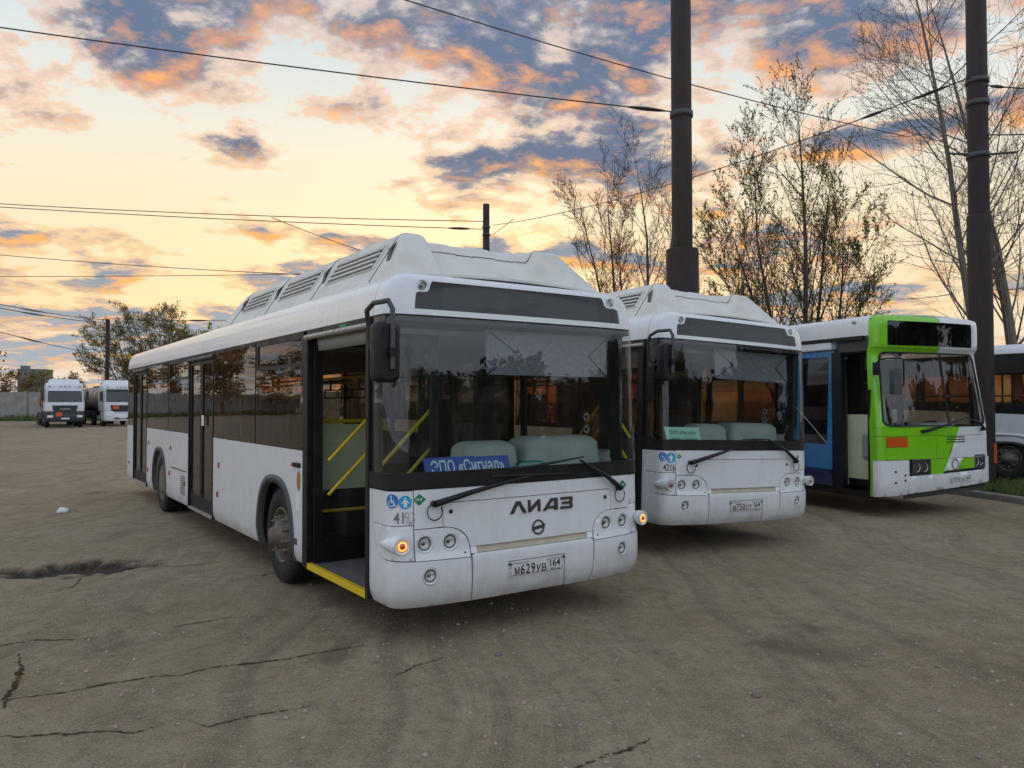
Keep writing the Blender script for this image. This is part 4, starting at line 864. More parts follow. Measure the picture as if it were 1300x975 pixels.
    for z_, c_ in ((1.665, RED), (1.545, S_BLACK)):
        st_ = poly_flat('window_sticker', S_WHITE, root, circ(.80, z_, .052, 18), lambda v, z, o: Vector((1.195 - o, v, z)), .0); m = MB(); m.loft([[Vector((1.193, .80 + rr * math.cos(2 * math.pi * j / 20), z_ + rr * math.sin(2 * math.pi * j / 20))) for j in range(20)] for rr in (.050, .038)], caps=False); m.build('sticker_ring', c_, st_)
        MB().box(1.1915, 1.1925, .78, .82, z_ - .018, z_ + .018).build('sticker_mark', S_BLACK, st_)
    # sun blind behind the windscreen: grey cloth with two elastic straps
    bl = panel('sun_blind', pbr('blind_' + opt['id'], (.17, .165, .20), .75, vary=.3, vscale=30), root, q([(-.36, 2.035), (.95, 2.035), (.96, 2.06), (.97, 2.40), (-.36, 2.40)]), lambda a, b, o: P(a, b, o - .10), thick=.004, step=(.1, .1))
    for x, dx in ((-.36, .30), (.95, -.22)):
        MB().tube([FR(x, 2.04, -.095), FR(x + dx, 2.22, -.094), FR(x + .04, 2.39, -.095)], .007, 5).build('blind_strap', S_BLACK, bl)
    # ---- wipers
    def wiper(pv, el, tip, b0, b1):
        w = MB(); o1 = .045; w.tube([FR(pv[0], pv[1], .0), FR(pv[0], pv[1], o1)], .024, 10); w.tube([FR(pv[0], pv[1], o1), FR(el[0], el[1], .055), FR(tip[0], tip[1], .035)], [.026, .020, .009], 8); a = w.build('wiper_arm', BLACK, root)
        m = MB(); m.tube([FR(b0[0], b0[1], .022), FR((b0[0] + b1[0]) / 2, (b0[1] + b1[1]) / 2, .032), FR(b1[0], b1[1], .022)], [.006, .012, .006], 6); m.build('wiper_blade', RUBBER, a)
        hs = MB(); hs.tube([FR(pv[0] + .02 * math.cos(R(t)) * 3, pv[1] - .06 + .062 * math.sin(R(t)), .03) for t in range(90, 400, 25)], .005, 5); hs.build('washer_hose', S_BLACK, a)
    wiper((-.92, 1.055), (-.60, 1.13), (-.02, 1.225), (-.42, 1.232), (.36, 1.215)) if opt['id'] == 'a' else wiper((-.88, 1.02), (-.5, 1.12), (-.20, 1.19), (-.22, 1.19), (.12, 1.18))
    wiper((.93, 1.055), (.75, 1.17), (.47, 1.32), (-.22, 1.275), (.52, 1.345)) if opt['id'] == 'a' else wiper((.93, 1.02), (.70, 1.16), (.40, 1.30), (-.05, 1.30), (.41, 1.302))
    # ---- mirrors
    for sg in (-1, 1):
        c = D(sg * 1.375, -.05, 2.165) if sg < 0 else D(1.05, -.20, 2.0)
        if sg > 0: continue
        mr = MB(); rings = []
        for y_, i in ((-.075, .03), (-.06, .008), (.0, .0), (.05, .006)): rings.append([D(c.x + a, c.y + y_, c.z + b) for a, b in rrect(-.095 + i, .095 - i, -.215 + i, .215 - i, .045, 4)])
        mm = MB().loft(rings).build('side_mirror', BLACK, root)
        MB().add([D(c.x + a, c.y + .052, c.z + b) for a, b in rrect(-.085, .085, -.2, .2, .04, 4)], [tuple(range(20))]).build('mirror_glass', CHROME, mm)
        m = MB(); top = c.z + .36
        m.tube([D(c.x + .02, c.y - .085, c.z - .12), D(c.x + .02, c.y - .088, c.z + .15), D(c.x + .02, c.y - .085, top - .06), D(c.x + .0, c.y - .06, top), D(c.x - .03, c.y + .12, top), D(c.x - .02, c.y + .26, top - .04), D(c.x + .02, c.y + .33, top - .12), D(c.x + .06, c.y + .36, top - .30), D(c.x + .13, c.y + .38, top - .36)], .019, 8); m.build('mirror_bracket', GREYTRIM, mm)
        MB().box(c.x - .01, c.x + .045, c.y - .11, c.y - .07, c.z - .03, c.z + .03).build('mirror_clamp', BLACK, mm)
    # ---- wheels
    for y, front in ((AF - .075, True), (AR - .02, False)):
        for sg in (-1, 1):
            zo = -(zup - math.tan(tilt) * sg * 1.06) if tilt else 0.0
            make_wheel(root, sg * 1.075, y, .475, sg, front, zo)
            if not front: 
                make_wheel(root, sg * .78, y, .475, sg, False, zo)
    return root, S
bus1, SH = make_city_bus((.2041, 6.2442), .6053, 0, 0, dict(id='a', label='white bus with its front door open and orange indicators lit', sig='amber', badge=True, fleet='41', fleetw=.078, worn=True, plate='М629УВ', open=True))
bus2, _ = make_city_bus((2.8425, 9.4058), .5274, .0337, .0518, dict(id='b', label='white bus with fleet number 4216 and a mint paper sign behind its windscreen', sig='dark', badge=False, fleet='4216', worn=False, plate='М750ОТ', open=False))
# things lying on the dashboards
def on_bus(b, o): 
    o.matrix_world = b.matrix_world @ o.matrix_basis
def bus_matrix(loc, th, tilt, zup): return Matrix.Translation((loc[0], loc[1], zup)) @ Matrix.Rotation(th, 4, 'Z') @ Matrix.Rotation(tilt, 4, 'Y')
BM1 = bus_matrix((.2041, 6.2442), .6053, 0, 0); BM2 = bus_matrix((2.8425, 9.4058), .5274, .0337, .0518)
def placard(M, x0, x1, y, z0, z1, lean, col, lines, label):
    root = empty('paper_sign', (0, 0, 0), 0, label, 'sign'); root.matrix_world = M @ Matrix.Translation(((x0 + x1) / 2, y, z0))
    w = (x1 - x0) / 2; h = z1 - z0; fn = lambda a, b, o=0.0: Vector((a, b * math.sin(lean) - o, b * math.cos(lean)))
    panel('board', col[0], root, rect(-w, w, 0, h), fn, thick=.003, interior=False)
    for tx, zc, hh, ww in lines: lettering('sign_lettering', col[1], root, tx, hh, fn, 0, zc, .002, ww, .02)
    return root
placard(BM1, -.80, .02, .40, 1.216, 1.375, R(22), (P_BLUE, P_PALE), [('ЭПО «Сигнал»', .088, .70, .66)][:0] + [('ЭПО «Сигнал»', .080, .115, .70)], 'blue sign with pale lettering propped behind the windscreen')
placard(BM2, -.98, -.42, .34, 1.24, 1.44, R(20), (P_MINT, P_TEAL), [('ООО «Ресурс»', .125, .060, .42), ('Энгельс - г. Покровск', .050, .035, .44)], 'mint green paper sign with dark lettering behind a windscreen')
bt = empty('water_bottle', (0, 0, 0), 0, 'teal plastic bottle lying on the dashboard beside the blue sign', 'bottle'); bt.matrix_world = BM1 @ Matrix.Translation((.22, .40, 1.262))
GL_TEAL = glass('teal_plastic', (.25, .75, .72), .12, film=.35, filmcol=(.10, .45, .45))
MB().lathe([(.002, -.15), (.042, -.145), (.046, -.12), (.044, -.06), (.046, 0), (.044, .05), (.046, .08), (.040, .12), (.018, .16), (.016, .185)], (0, 0, 0), (1, .12, 0), 20).build('bottle_body', GL_TEAL, bt)
MB().lathe([(.019, .18), (.019, .205), (.001, .207)], (0, 0, 0), (1, .12, 0), 14).build('bottle_cap', pbr('cap_green', (.02, .30, .22), .4), bt)
# ------------------------------------------------------------------ green and white bus
def plain_wheels(root, W_, ys, r, zo=0.0):
    for i, y in enumerate(ys):
        for sg in (-1, 1): make_wheel(root, sg * (W_ - .17), y, r, sg, i == 0, zo)
def make_green_bus(loc, th):
    root = empty('city_bus', (loc[0], loc[1], 0), th, 'bright green and white bus with a blue door leaf, beside the kerb', 'bus')
    PV = [(.26, .06), (.34, .02), (.50, .0), (.92, .0), (1.36, .012), (1.44, .02), (2.58, .205), (2.62, .19), (2.68, .130), (3.05, .125), (3.14, .132), (3.17, .152), (3.185, .20), (3.19, .25)]
    PI = [(.26, .05), (.34, .0), (1.40, .0), (2.60, .075), (2.66, .07), (3.0, .070), (3.12, .082), (3.16, .11), (3.18, .16), (3.19, .22)]
    S = Shell(1.25, .13, 5, .07, PV, PI, .6); P, sx, sv = S.P, S.sx, S.sv; E = sv(.205); q = lambda pts: [(sx(a), b) for a, b in pts]
    L = lambda v, z, o=0.0: P(-(S.Ls + v - S.y1), z, o); Rr = lambda v, z, o=0.0: P(S.Ls + v - S.y1, z, o); D = lambda x, y, z: Vector((x, y, z))
    panel('nose_backing', SEAM, root, rect(-E + .02, E - .02, .4, 1.40), lambda a, b, o: P(a, b, o - .03), thick=.01, step=(.1, .2))
    # bumper
    panel('bumper_corner', WHITE, root, [(-E, .33), (-sx(.75), .36), (-sx(.72), .46), (-sx(.72), .895), (-E, .895)], lambda a, b, o: P(a, b, o + .02), thick=.03, step=(.06, .08))
    panel('bumper', WHITE, root, q([(-.714, .37), (1.0, .47), (1.0, .69), (-.714, .640)]) , lambda a, b, o: P(a, b, o + .015), thick=.03, step=(.08, .06))
    panel('bumper_corner', WHITE, root, [(sx(1.006), .47), (E, .50), (E, .90), (sx(1.10), .90), (sx(1.09), .70), (sx(1.006), .69)], lambda a, b, o: P(a, b, o + .02), thick=.03, step=(.05, .08))
    panel('bumper_valance', GREYTRIM, root, q([(-.74, .28), (1.1, .36), (1.1, .465), (-.74, .365)]), lambda a, b, o: P(a, b, o - .04), thick=.02, step=(.1, .05))
    for a, b in ((-.98, .72), (-.98, .55), (-.80, .66), (-.80, .58)): MB().lathe([(.018, 0), (.016, .008), (.0005, .008)], P(-sx(-a), b, .021), P(-sx(-a), b, 1) - P(-sx(-a), b, 0), 10).build('bumper_bolt', S_BLACK, root)
    # lower front, two colours with the slanting split
    dl = lambda z: .44 - (1.40 - z) * .56
    panel('front_panel', GREEN, root, [(-E, 1.272), (-sx(.11), 1.272), (-sx(.11), 1.40), (-E, 1.40)], P, thick=.02, step=(.05, .1))
    panel('front_panel', GREEN, root, [(-sx(.104), 1.272), (sx(dl(1.272)), 1.272), (sx(dl(1.40)), 1.40), (-sx(.104), 1.40)], P, thick=.02, step=(.08, .1))
    panel('front_panel', GREEN, root, q([(-1.12, .905), (-.116, .905), (-.116, 1.266), (-1.12, 1.266)]), P, thick=.02, step=(.07, .1), holes=[q(rect(-1.115, -.715, 1.095, 1.255))])
    panel('front_panel', GREEN, root, q([(-.25, .66), (dl(.66), .66), (dl(.90), .90), (-.25, .90)]), P, thick=.02, step=(.07, .1))
    panel('front_panel', GREEN, root, q([(-.11, .905), (dl(.905), .905), (dl(1.266), 1.266), (-.11, 1.266)]), P, thick=.02, step=(.07, .1))
    panel('corner_panel', GREEN, root, [(-E, .90), (-sx(1.126), .90), (-sx(1.126), 1.266), (-E, 1.266)], P, thick=.02, step=(.04, .1))
    panel('front_panel', WHITE, root, q([(dl(1.272) + .005, 1.272), (1.19, 1.272), (1.19, 1.40), (dl(1.40) + .005, 1.40)]), P, thick=.02, step=(.08, .1))
    panel('front_panel', WHITE, root, [(sx(dl(.905) + .005), .905), (E, .905), (E, 1.266), (sx(dl(1.266) + .005), 1.266)], P, thick=.02, step=(.06, .1))
    panel('front_panel', WHITE, root, q([(dl(.70) + .005, .70), (.38, .715), (.45, .86), (.52, .895), (dl(.90) + .005, .90)]), P, thick=.02, step=(.07, .1))
    panel('front_panel', GREEN, root, q([(.385, .715), (.80, .73), (.80, .90), (.53, .893), (.457, .86)]), P, thick=.02, step=(.07, .1))
    for i in range(3): panel('air_slit', S_BLACK, root, q(rect(.12 + i * .0, .56, 1.150 + i * .040, 1.168 + i * .040)), lambda a, b, o: P(a, b, o + .002), thick=.004, step=(.1, .1))
    MB().loft([[P(sx(.31 + rr * math.cos(2 * math.pi * j / 24)), .80 + rr * math.sin(2 * math.pi * j / 24), oo) for j in range(24)] for rr, oo in ((.088, .001), (.084, .008), (.076, .008), (.072, .001))], caps=False).build('badge_ring', GREYTRIM, root)
    # lights
    panel('indicator_lamp', AMBER, root, q(rrect(-1.11, -.72, 1.10, 1.25, .02)), lambda a, b, o: P(a, b, o + .006), thick=.02, step=(.06, .06))
    for a0, a1, z0, z1 in ((-.62, -.26, .650, .895), (.81, 1.085, .73, .93)):
        hl = panel('headlight', BLACK, root, q(rect(a0, a1, z0, z1)), lambda a, b, o: P(a, b, o - .055), thick=.01, step=(.08, .08))
        cx = [(a0 * .72 + a1 * .28), (a0 * .28 + a1 * .72)]
        for c in cx: MB().lathe([(.075, -.01), (.06, -.035), (.03, -.05), (.001, -.052)], P(sx(c), (z0 + z1) / 2, -.01), P(sx(c), 1, .1) - P(sx(c), 1, 0), 18).build('reflector', REFL, hl)
        panel('lens', LENS, hl, q(rect(a0, a1, z0, z1)), lambda a, b, o: P(a, b, o + .004), thick=0, step=(.08, .08))
        panel('lamp_frame', GREYTRIM, hl, q(rect(a0 - .01, a1 + .01, z0 - .01, z1 + .01)), lambda a, b, o: P(a, b, o + .006), holes=[q(rect(a0 + .012, a1 - .012, z0 + .012, z1 - .012))], thick=.05, step=(.1, .1))
    number_plate(root, P, sx(.40), .56, 'Е375СК', '164', off=.022, slope=.06)
    # windscreen with rounded corners, tapering upwards
    def ws(i): return [(a * (1 - i * .025), b) for a, b in [(-1.165, 1.50), (-1.12, 1.44), (-1.02, 1.415), (1.02, 1.415), (1.12, 1.44), (1.165, 1.50), (1.16, 2.0), (1.15, 2.50), (1.11, 2.575), (1.03, 2.60), (-1.03, 2.60), (-1.11, 2.575), (-1.15, 2.50)]]
    Wq = q(ws(0)); Wi = q([(a * .975, 2.0 + (b - 2.0) * .965) for a, b in ws(0)])
    panel('windscreen_surround', GREEN, root, [(-E, 1.405), (sx(.17), 1.405), (sx(.17), 1.41), (sx(.17), 1.414)] + [p for p in Wq[3:2:-1] if False] + [(-sx(1.02), 1.414)] + [Wq[1], Wq[0], Wq[12], Wq[11], Wq[10]] + [(sx(.17), 2.602), (sx(.17), 2.655), (-E, 2.655)], P, thick=.03, step=(.05, .1))
    panel('windscreen_surround', WHITE, root, [(sx(.175), 2.602), (Wq[9][0], 2.602), Wq[8], Wq[7], Wq[6], Wq[5], Wq[4], (sx(1.02), 1.414), (sx(1.02), 1.405), (E, 1.405), (E, 2.655), (sx(.175), 2.655)], P, thick=.03, step=(.05, .1))
    panel('windscreen_seal', RUBBER, root, Wq, lambda a, b, o: P(a, b, o + .006), holes=[Wi], thick=.03, step=(.06, .1))
    panel('windscreen', GL_WS, root, Wq, lambda a, b, o: P(a, b, o - .004), thick=0, step=(.06, .1))
    MB().tube([P(sx(.19 + .05 * math.sin(t * 1.5)), 1.43 + 1.15 * t, .004) for t in np.linspace(0, 1, 10)], .013, 6).build('windscreen_joint', RUBBER, root)
    # destination box
    so = rrect(-1.00, 1.00, 2.705, 3.085, .03, 2)
    panel('destination_box', GREEN, root, [(-E, 2.66), (sx(.17), 2.66), (sx(.17), 2.70), (-sx(1.02), 2.70), (-sx(1.02), 3.09), (sx(.17), 3.09), (sx(.17), 3.185), (-E, 3.185)], P, thick=.02, step=(.05, .05))
    panel('destination_box', WHITE, root, [(sx(.175), 2.66), (E, 2.66), (E, 3.185), (sx(.175), 3.185), (sx(.175), 3.09), (sx(1.02), 3.09), (sx(1.02), 2.70), (sx(.175), 2.70)], P, thick=.02, step=(.05, .05))
    panel('destination_frame', BLACK, root, q(rect(-1.03, 1.03, 2.695, 3.095)), lambda a, b, o: P(a, b, o - .004), holes=[q(so)], thick=.02, step=(.1, .1)); panel('destination_glass', GL_DARK, root, q(so), lambda a, b, o: P(a, b, o - .01), thick=0, step=(.1, .1))
    panel('destination_blind', pbr('blind_dark', (.05, .06, .06), .7, vary=.3), root, q(rect(-1.04, 1.04, 2.69, 3.1)), lambda a, b, o: P(a, b, o - .07), thick=.01, step=(.1, .2))
    # wipers
    for pv, el, tip in (((-.42, 1.34), (.10, 1.44), (.62, 1.56)), ((1.02, 1.35), (.92, 1.46), (.60, 1.55))):
        m = MB(); m.tube([P(sx(pv[0]), pv[1], 0), P(sx(pv[0]), pv[1], .05), P(sx(el[0]), el[1], .055), P(sx(tip[0]), tip[1], .03)], [.028, .028, .018, .009], 7); m.build('wiper_arm', BLACK, root)
    # door-side mirror on its wire bracket
    mx = MB().loft([[D(-1.16 + a, -.14 + y, 2.12 + b) for a, b in rrect(-.085, .085, -.20, .20, .04, 3)] for y in (-.04, .0, .04)]).build('side_mirror', GREYTRIM, root)
    MB().tube([D(-1.27, .12, 2.40), D(-1.30, .02, 2.46), D(-1.28, -.10, 2.47), D(-1.02, -.15, 2.47), D(-1.0, -.15, 2.44), D(-1.0, -.15, 2.05), D(-1.07, -.15, 2.03)], .012, 6).build('mirror_bracket', BLACK, mx); MB().box(-1.30, -1.24, .08, .16, 2.22, 2.42).build('mirror_hinge', BLACK, mx)
    # side with the door
    panel('corner_pillar', GREEN, root, rect(-sv(.27), -E - .002, .33, 3.185), P, thick=.03, step=(.06, .1))
    panel('roof_cove', WHITE, root, rect(-sv(11.5), -sv(.275), 2.86, 3.185), P, thick=.02, step=(.8, .05)); panel('roof_cove', WHITE, root, rect(E, sv(11.5), 2.86, 3.185), P, thick=.02, step=(.8, .05))
    MB().box(-1.26, -1.19, .40, 11.5, 2.80, 2.858).build('drip_rail', BLACK, root)
    panel('door_header', GREYTRIM, root, rect(.275, .98, 2.62, 2.80), lambda v, z, o: L(v, z, o - .012), thick=.03, interior=False)
    MB().box(-1.24, -1.10, .275, .32, .33, 2.0).build('door_post', BLACK, root); MB().box(-1.235, -1.12, .86, 1.06, .33, 2.62).build('door_post', BLACK, root, .01)
    dl_ = panel('door_leaf', BLUE, root, rect(1.05, 1.85, .69, 2.66), lambda v, z, o: Vector((L(v, z).x - .012 - o, v, z)), holes=[rrect(1.14, 1.79, 1.10, 2.56, .03)], thick=.04, interior=False)
    panel('door_glass', GL_DARK, dl_, rect(1.12, 1.81, 1.08, 2.58), lambda v, z, o: Vector((L(v, z).x + .006, v, z)), thick=0, interior=False)
    panel('door_foot', NAVY, dl_, rect(1.05, 1.85, .42, .685), lambda v, z, o: Vector((L(v, z).x - .012 - o, v, z)), thick=.04, interior=False)
    MB().tube([D(-1.285, 1.12, 1.12), D(-1.285, 1.81, 1.72)], .008, 5).build('door_strut', STEEL, dl_); MB().tube([D(-1.27, 1.70, .72), D(-1.30, 1.70, .76), D(-1.30, 1.70, .90), D(-1.27, 1.70, .94)], .012, 6).build('door_handle', BLUE, dl_)
    MB().box(-1.25, -1.10, 1.05, 1.85, 2.67, 2.80).build('door_gutter', WHITE, root, .02)
    inner = pbr('inner_green', (.30, .40, .16), .6, vary=.2, vscale=2)
    opn = MB().box(-1.03, -1.00, .30, .92, .45, 1.60).build('inner_door_panel', PALEGREEN, root); MB().box(-1.034, -.998, .44, .90, .44, .56).build('step_riser', BLACK, root)
    fr = panel('inner_door', BLACK, root, rect(.30, .98, .40, 2.60), lambda v, z, o: D(-.97 - o, v, z), holes=[rrect(.38, .92, 1.62, 2.50, .03)], thick=.03, interior=False); panel('inner_glass', GL_DARK, fr, rect(.36, .94, 1.60, 2.52), lambda v, z, o: D(-.96, v, z), thick=0, interior=False)
    poly_flat('door_notice', S_WHITE, fr, rect(.32, .42, 1.63, 1.74), lambda v, z, o: D(-1.0 - o, v, z), .001)
    MB().box(-1.22, -.9, .26, 1.9, .30, .40).build('door_step', BLACK, root)
    # the rest of the sides
    for fn in (L, Rr):
        v = 1.88 if fn is L else .30
        panel('side_panel', BLUE, root, [(v, .40)] + arch_pts(2.72, .60, 1.05, .401) + [(3.5, .40), (3.5, 1.35), (v, 1.35)], fn, thick=.03, step=(.6, .1)); panel('side_panel', BLUE, root, rect(3.51, 7.9, .40, 1.35), fn, thick=.03, step=(.8, .2)); panel('side_panel', BLUE, root, [(7.91, .40)] + arch_pts(8.6, .60, 1.05, .401) + [(11.45, .40), (11.45, 1.35), (7.91, 1.35)], fn, thick=.03, step=(.8, .2))
        vv = v
        while vv < 11.2:
            w = min(1.5, 11.45 - vv); f = panel('side_window', BLACK, root, rect(vv, vv + w - .01, 1.355, 2.80), lambda a, z, o: fn(a, z, o - .012), holes=[rrect(vv + .06, vv + w - .07, 1.42, 2.70, .05)], thick=.03, interior=False); panel('pane', GL_SIDE, f, rect(vv + .05, vv + w - .06, 1.41, 2.71), lambda a, z, o: fn(a, z, o - .02), thick=0, interior=False); vv += 1.5
    panel('roof', WHITE, root, rect(-1.03, 1.03, .22, 11.5), lambda x, y, o: D(x, y, 3.165 + .05 * (1 - x * x) + o), thick=.02, step=(.2, .8))
    panel('rear_panel', WHITE, root, rect(-1.2, 1.2, .4, 3.15), lambda x, z, o: D(x, 11.5 + o, z), holes=[rrect(-.9, .9, 1.7, 2.7, .1)], thick=.03, interior=False); panel('rear_window', GL_DARK, root, rect(-.92, .92, 1.68, 2.72), lambda x, z, o: D(x, 11.49, z), thick=0, interior=False)
    MB().box(-1.18, 1.18, .45, 2.1, .32, .40).build('floor', FLOORM, root); MB().box(-.78, .78, 2.1, 11.4, .32, .40).build('floor', FLOORM, root); MB().box(-1.0, 1.0, .5, 11.4, 2.68, 2.72).build('ceiling', CEIL, root)
    MB().box(-1.08, 1.08, .22, .60, .9, 1.30).build('dashboard', PLASTIC, root, .03); MB().box(.1, .9, .42, .75, 1.28, 1.45).build('dash_hump', PLASTIC, root, .04)
    MB().box(.45, .92, 1.3, 1.75, .7, .82).build('driver_seat', SEATD, root, .03); MB().box(.45, .92, 1.70, 1.82, .8, 1.7).build('seat_back', SEATD, root, .04)
    MB().box(.0, 1.15, 1.95, 1.98, .4, 2.6).build('cab_partition', INNER, root)
    m = MB(); c = D(.62, .88, 1.35); n = Vector((0, .5, .87)); a_ = Vector((1, 0, 0)); b_ = n.cross(a_); m.tube([c + (a_ * math.cos(j * .2618) + b_ * math.sin(j * .2618)) * .25 for j in range(25)], .016, 6, caps=False); m.tube([c - a_ * .24, c + a_ * .24], .014, 6); m.build('steering_wheel', BLACK, root)
    pl = MB(); pl.loft([[D(-.95, .30, 1.42), D(-.80, .30, 1.42), D(-.80, .302, 1.42), D(-.95, .302, 1.42)], [D(-1.0, .42, 2.05), D(-.82, .42, 2.05), D(-.82, .422, 2.05), D(-1.0, .422, 2.05)]]); pl.build('cab_curtain', pbr('curtain', (.35, .33, .29), .9, vary=.3, vscale=20, stretch=(8, 8, 1)), root)
    for sg in (-1, 1):
        for c in (2.72, 8.6):
            m = MB(); x0, x1 = sg * 1.22, sg * .72
            m.quad((x0, c - .62, .3), (x0, c - .62, 1.1), (x1, c - .62, 1.1), (x1, c - .62, .3)); m.quad((x0, c + .62, .3), (x0, c + .62, 1.1), (x1, c + .62, 1.1), (x1, c + .62, .3)); m.quad((x0, c - .62, 1.1), (x0, c + .62, 1.1), (x1, c + .62, 1.1), (x1, c - .62, 1.1)); m.quad((x1, c - .62, .3), (x1, c - .62, 1.1), (x1, c + .62, 1.1), (x1, c + .62, .3)); m.build('wheel_well', SEAM, root)
    plain_wheels(root, 1.25, (2.72, 8.6), .48)
    MB().box(-.4, -.28, .46, .60, 3.10, 3.13).build('roof_marker', STEEL, root) if False else MB().lathe([(.03, 0), (.028, .03), (.001, .035)], L(.62, 3.09, .0), (-1, 0, .2), 12).build('side_marker', STEEL, root)
    return root
make_green_bus((6.86, 12.30), .40)
# ------------------------------------------------------------------ white bus on the verge
def make_verge_bus(loc, th, zg):
    root = empty('city_bus', (loc[0], loc[1], zg), th, 'white bus with a black window band on the grass behind the kerb', 'bus')
    S = Shell(1.22, .30, 5, .06, [(.3, .04), (.5, 0), (1.3, .02), (2.6, .2), (2.93, .34)], [(.3, .03), (.45, 0), (1.5, .0), (2.75, .05), (2.84, .09), (2.90, .15), (2.93, .24)]); P, sv = S.P, S.sv
    L = lambda v, z, o=0.0: P(-(S.Ls + v - S.y1), z, o); Rr = lambda v, z, o=0.0: P(S.Ls + v - S.y1, z, o); D = lambda x, y, z: Vector((x, y, z)); LEN = 8.6
    for fn in (L, Rr):
        panel('side_panel', WHITE, root, [(.42, .33)] + arch_pts(2.6, .62, .84, .331, 20) + [(4.0, .33), (4.0, 1.47), (.42, 1.36)], fn, thick=.03, step=(.4, .1)); panel('side_panel', WHITE, root, [(4.01, .33)] + arch_pts(6.5, .62, .84, .331, 20) + [(LEN, .33), (LEN, 1.60), (4.01, 1.47)], fn, thick=.03, step=(.4, .1))
        m = MB(); a = arch_pts(2.6, .80, 1.0, .36, 22); b = arch_pts(2.6, .76, .96, .36, 22); m.loft([[fn(x, z, 0) for x, z in a], [fn(x, z, .02) for x, z in a], [fn(x, z, .02) for x, z in b], [fn(x, z, .0) for x, z in b]], close=False, caps=False); m.build('arch_crease', WHITE, root)
        m = MB(); a = arch_pts(2.6, .62, .84, .33, 22); b = arch_pts(2.6, .57, .78, .33, 22); m.loft([[fn(x, z, .0) for x, z in a], [fn(x, z, .012) for x, z in a], [fn(x, z, .012) for x, z in b], [fn(x, z, -.05) for x, z in b]], close=False, caps=False); m.build('wheel_arch_trim', GREYTRIM, root)
        v = .45
        while v < LEN - .3:
            w = min(1.36, LEN - v); f = panel('side_window', BLACK, root, [(v, 1.36 + (v - .42) * .03), (v + w - .01, 1.36 + (v + w - .42) * .03), (v + w - .01, 2.72), (v, 2.72)], lambda a, z, o: fn(a, z, o - .006), holes=[rrect(v + .09, v + w - .10, 1.66, 2.34, .05)], thick=.03, interior=False)
            panel('pane', GL_SIDE, f, rect(v + .07, v + w - .08, 1.64, 2.36), lambda a, z, o: fn(a, z, o - .01), thick=0, interior=False); MB().box(*sorted((fn(v, 2).x * .985, fn(v, 2).x * .999)), v + w / 2 - .02, v + w / 2 + .02, 1.65, 2.35).build('window_bar', BLACK, f); v += 1.36
    panel('front_panel', WHITE, root, rect(-sv(.415), sv(.415), .33, 1.34), P, thick=.03, step=(.08, .2)); panel('windscreen', GL_WS, root, rect(-sv(.40), sv(.40), 1.35, 2.60), P, thick=0, step=(.08, .2)); panel('front_cap', WHITE, root, rect(-sv(.415), sv(.415), 2.61, 2.93), P, thick=.02, step=(.08, .06))
    for sg in (-1, 1): panel('front_pillar', BLACK, root, rect(*sorted((sg * sv(.36), sg * sv(.44))), 1.35, 2.72), lambda a, b, o: P(a, b, o - .008), thick=.03, step=(.05, .2)); panel('roof_cove', WHITE, root, rect(*sorted((sg * sv(.42), sg * sv(LEN))), 2.725, 2.93), P, thick=.02, step=(.6, .04))
    panel('roof', ROOFW, root, rect(-1.0, 1.0, .32, LEN), lambda x, y, o: D(x, y, 2.915 + .05 * (1 - x * x) + o), thick=.02, step=(.2, .8)); panel('rear_panel', WHITE, root, rect(-1.19, 1.19, .35, 2.90), lambda x, z, o: D(x, LEN + o, z), thick=.03, interior=False)
    MB().box(-1.17, 1.17, .45, LEN - .05, .60, .66).build('floor', FLOORM, root); MB().box(-.7, .7, .45, LEN - .05, .34, .60).build('underbody', SEAM, root); MB().box(-1.0, 1.0, .45, LEN - .05, 2.62, 2.66).build('ceiling', CEIL, root)
    for x in (-1.10, 1.10): MB().tube([D(x, .8, 1.82), D(x, LEN - .3, 1.82)], .016, 6).build('handrail', YELLOW, root)
    for y in (2.0, 2.3, 4.5): MB().tube([D(-1.0, y, .7), D(-1.0, y, 1.5), D(-1.04, y + .1, 1.75), D(-1.1, y + .25, 1.82)], .016, 6).build('handrail', YELLOW, root)
    for y in (2.9, 3.8, 4.7, 5.6, 6.6):
        for x in (-.75, .75): o = link(bpy.data.objects.new('passenger_seat', seat_mesh()), root); o.location = (x, y, .66)
    plain_wheels(root, 1.22, (2.6, 6.5), .46)
    return root
make_verge_bus((13.056, 15.013), .55, VG)
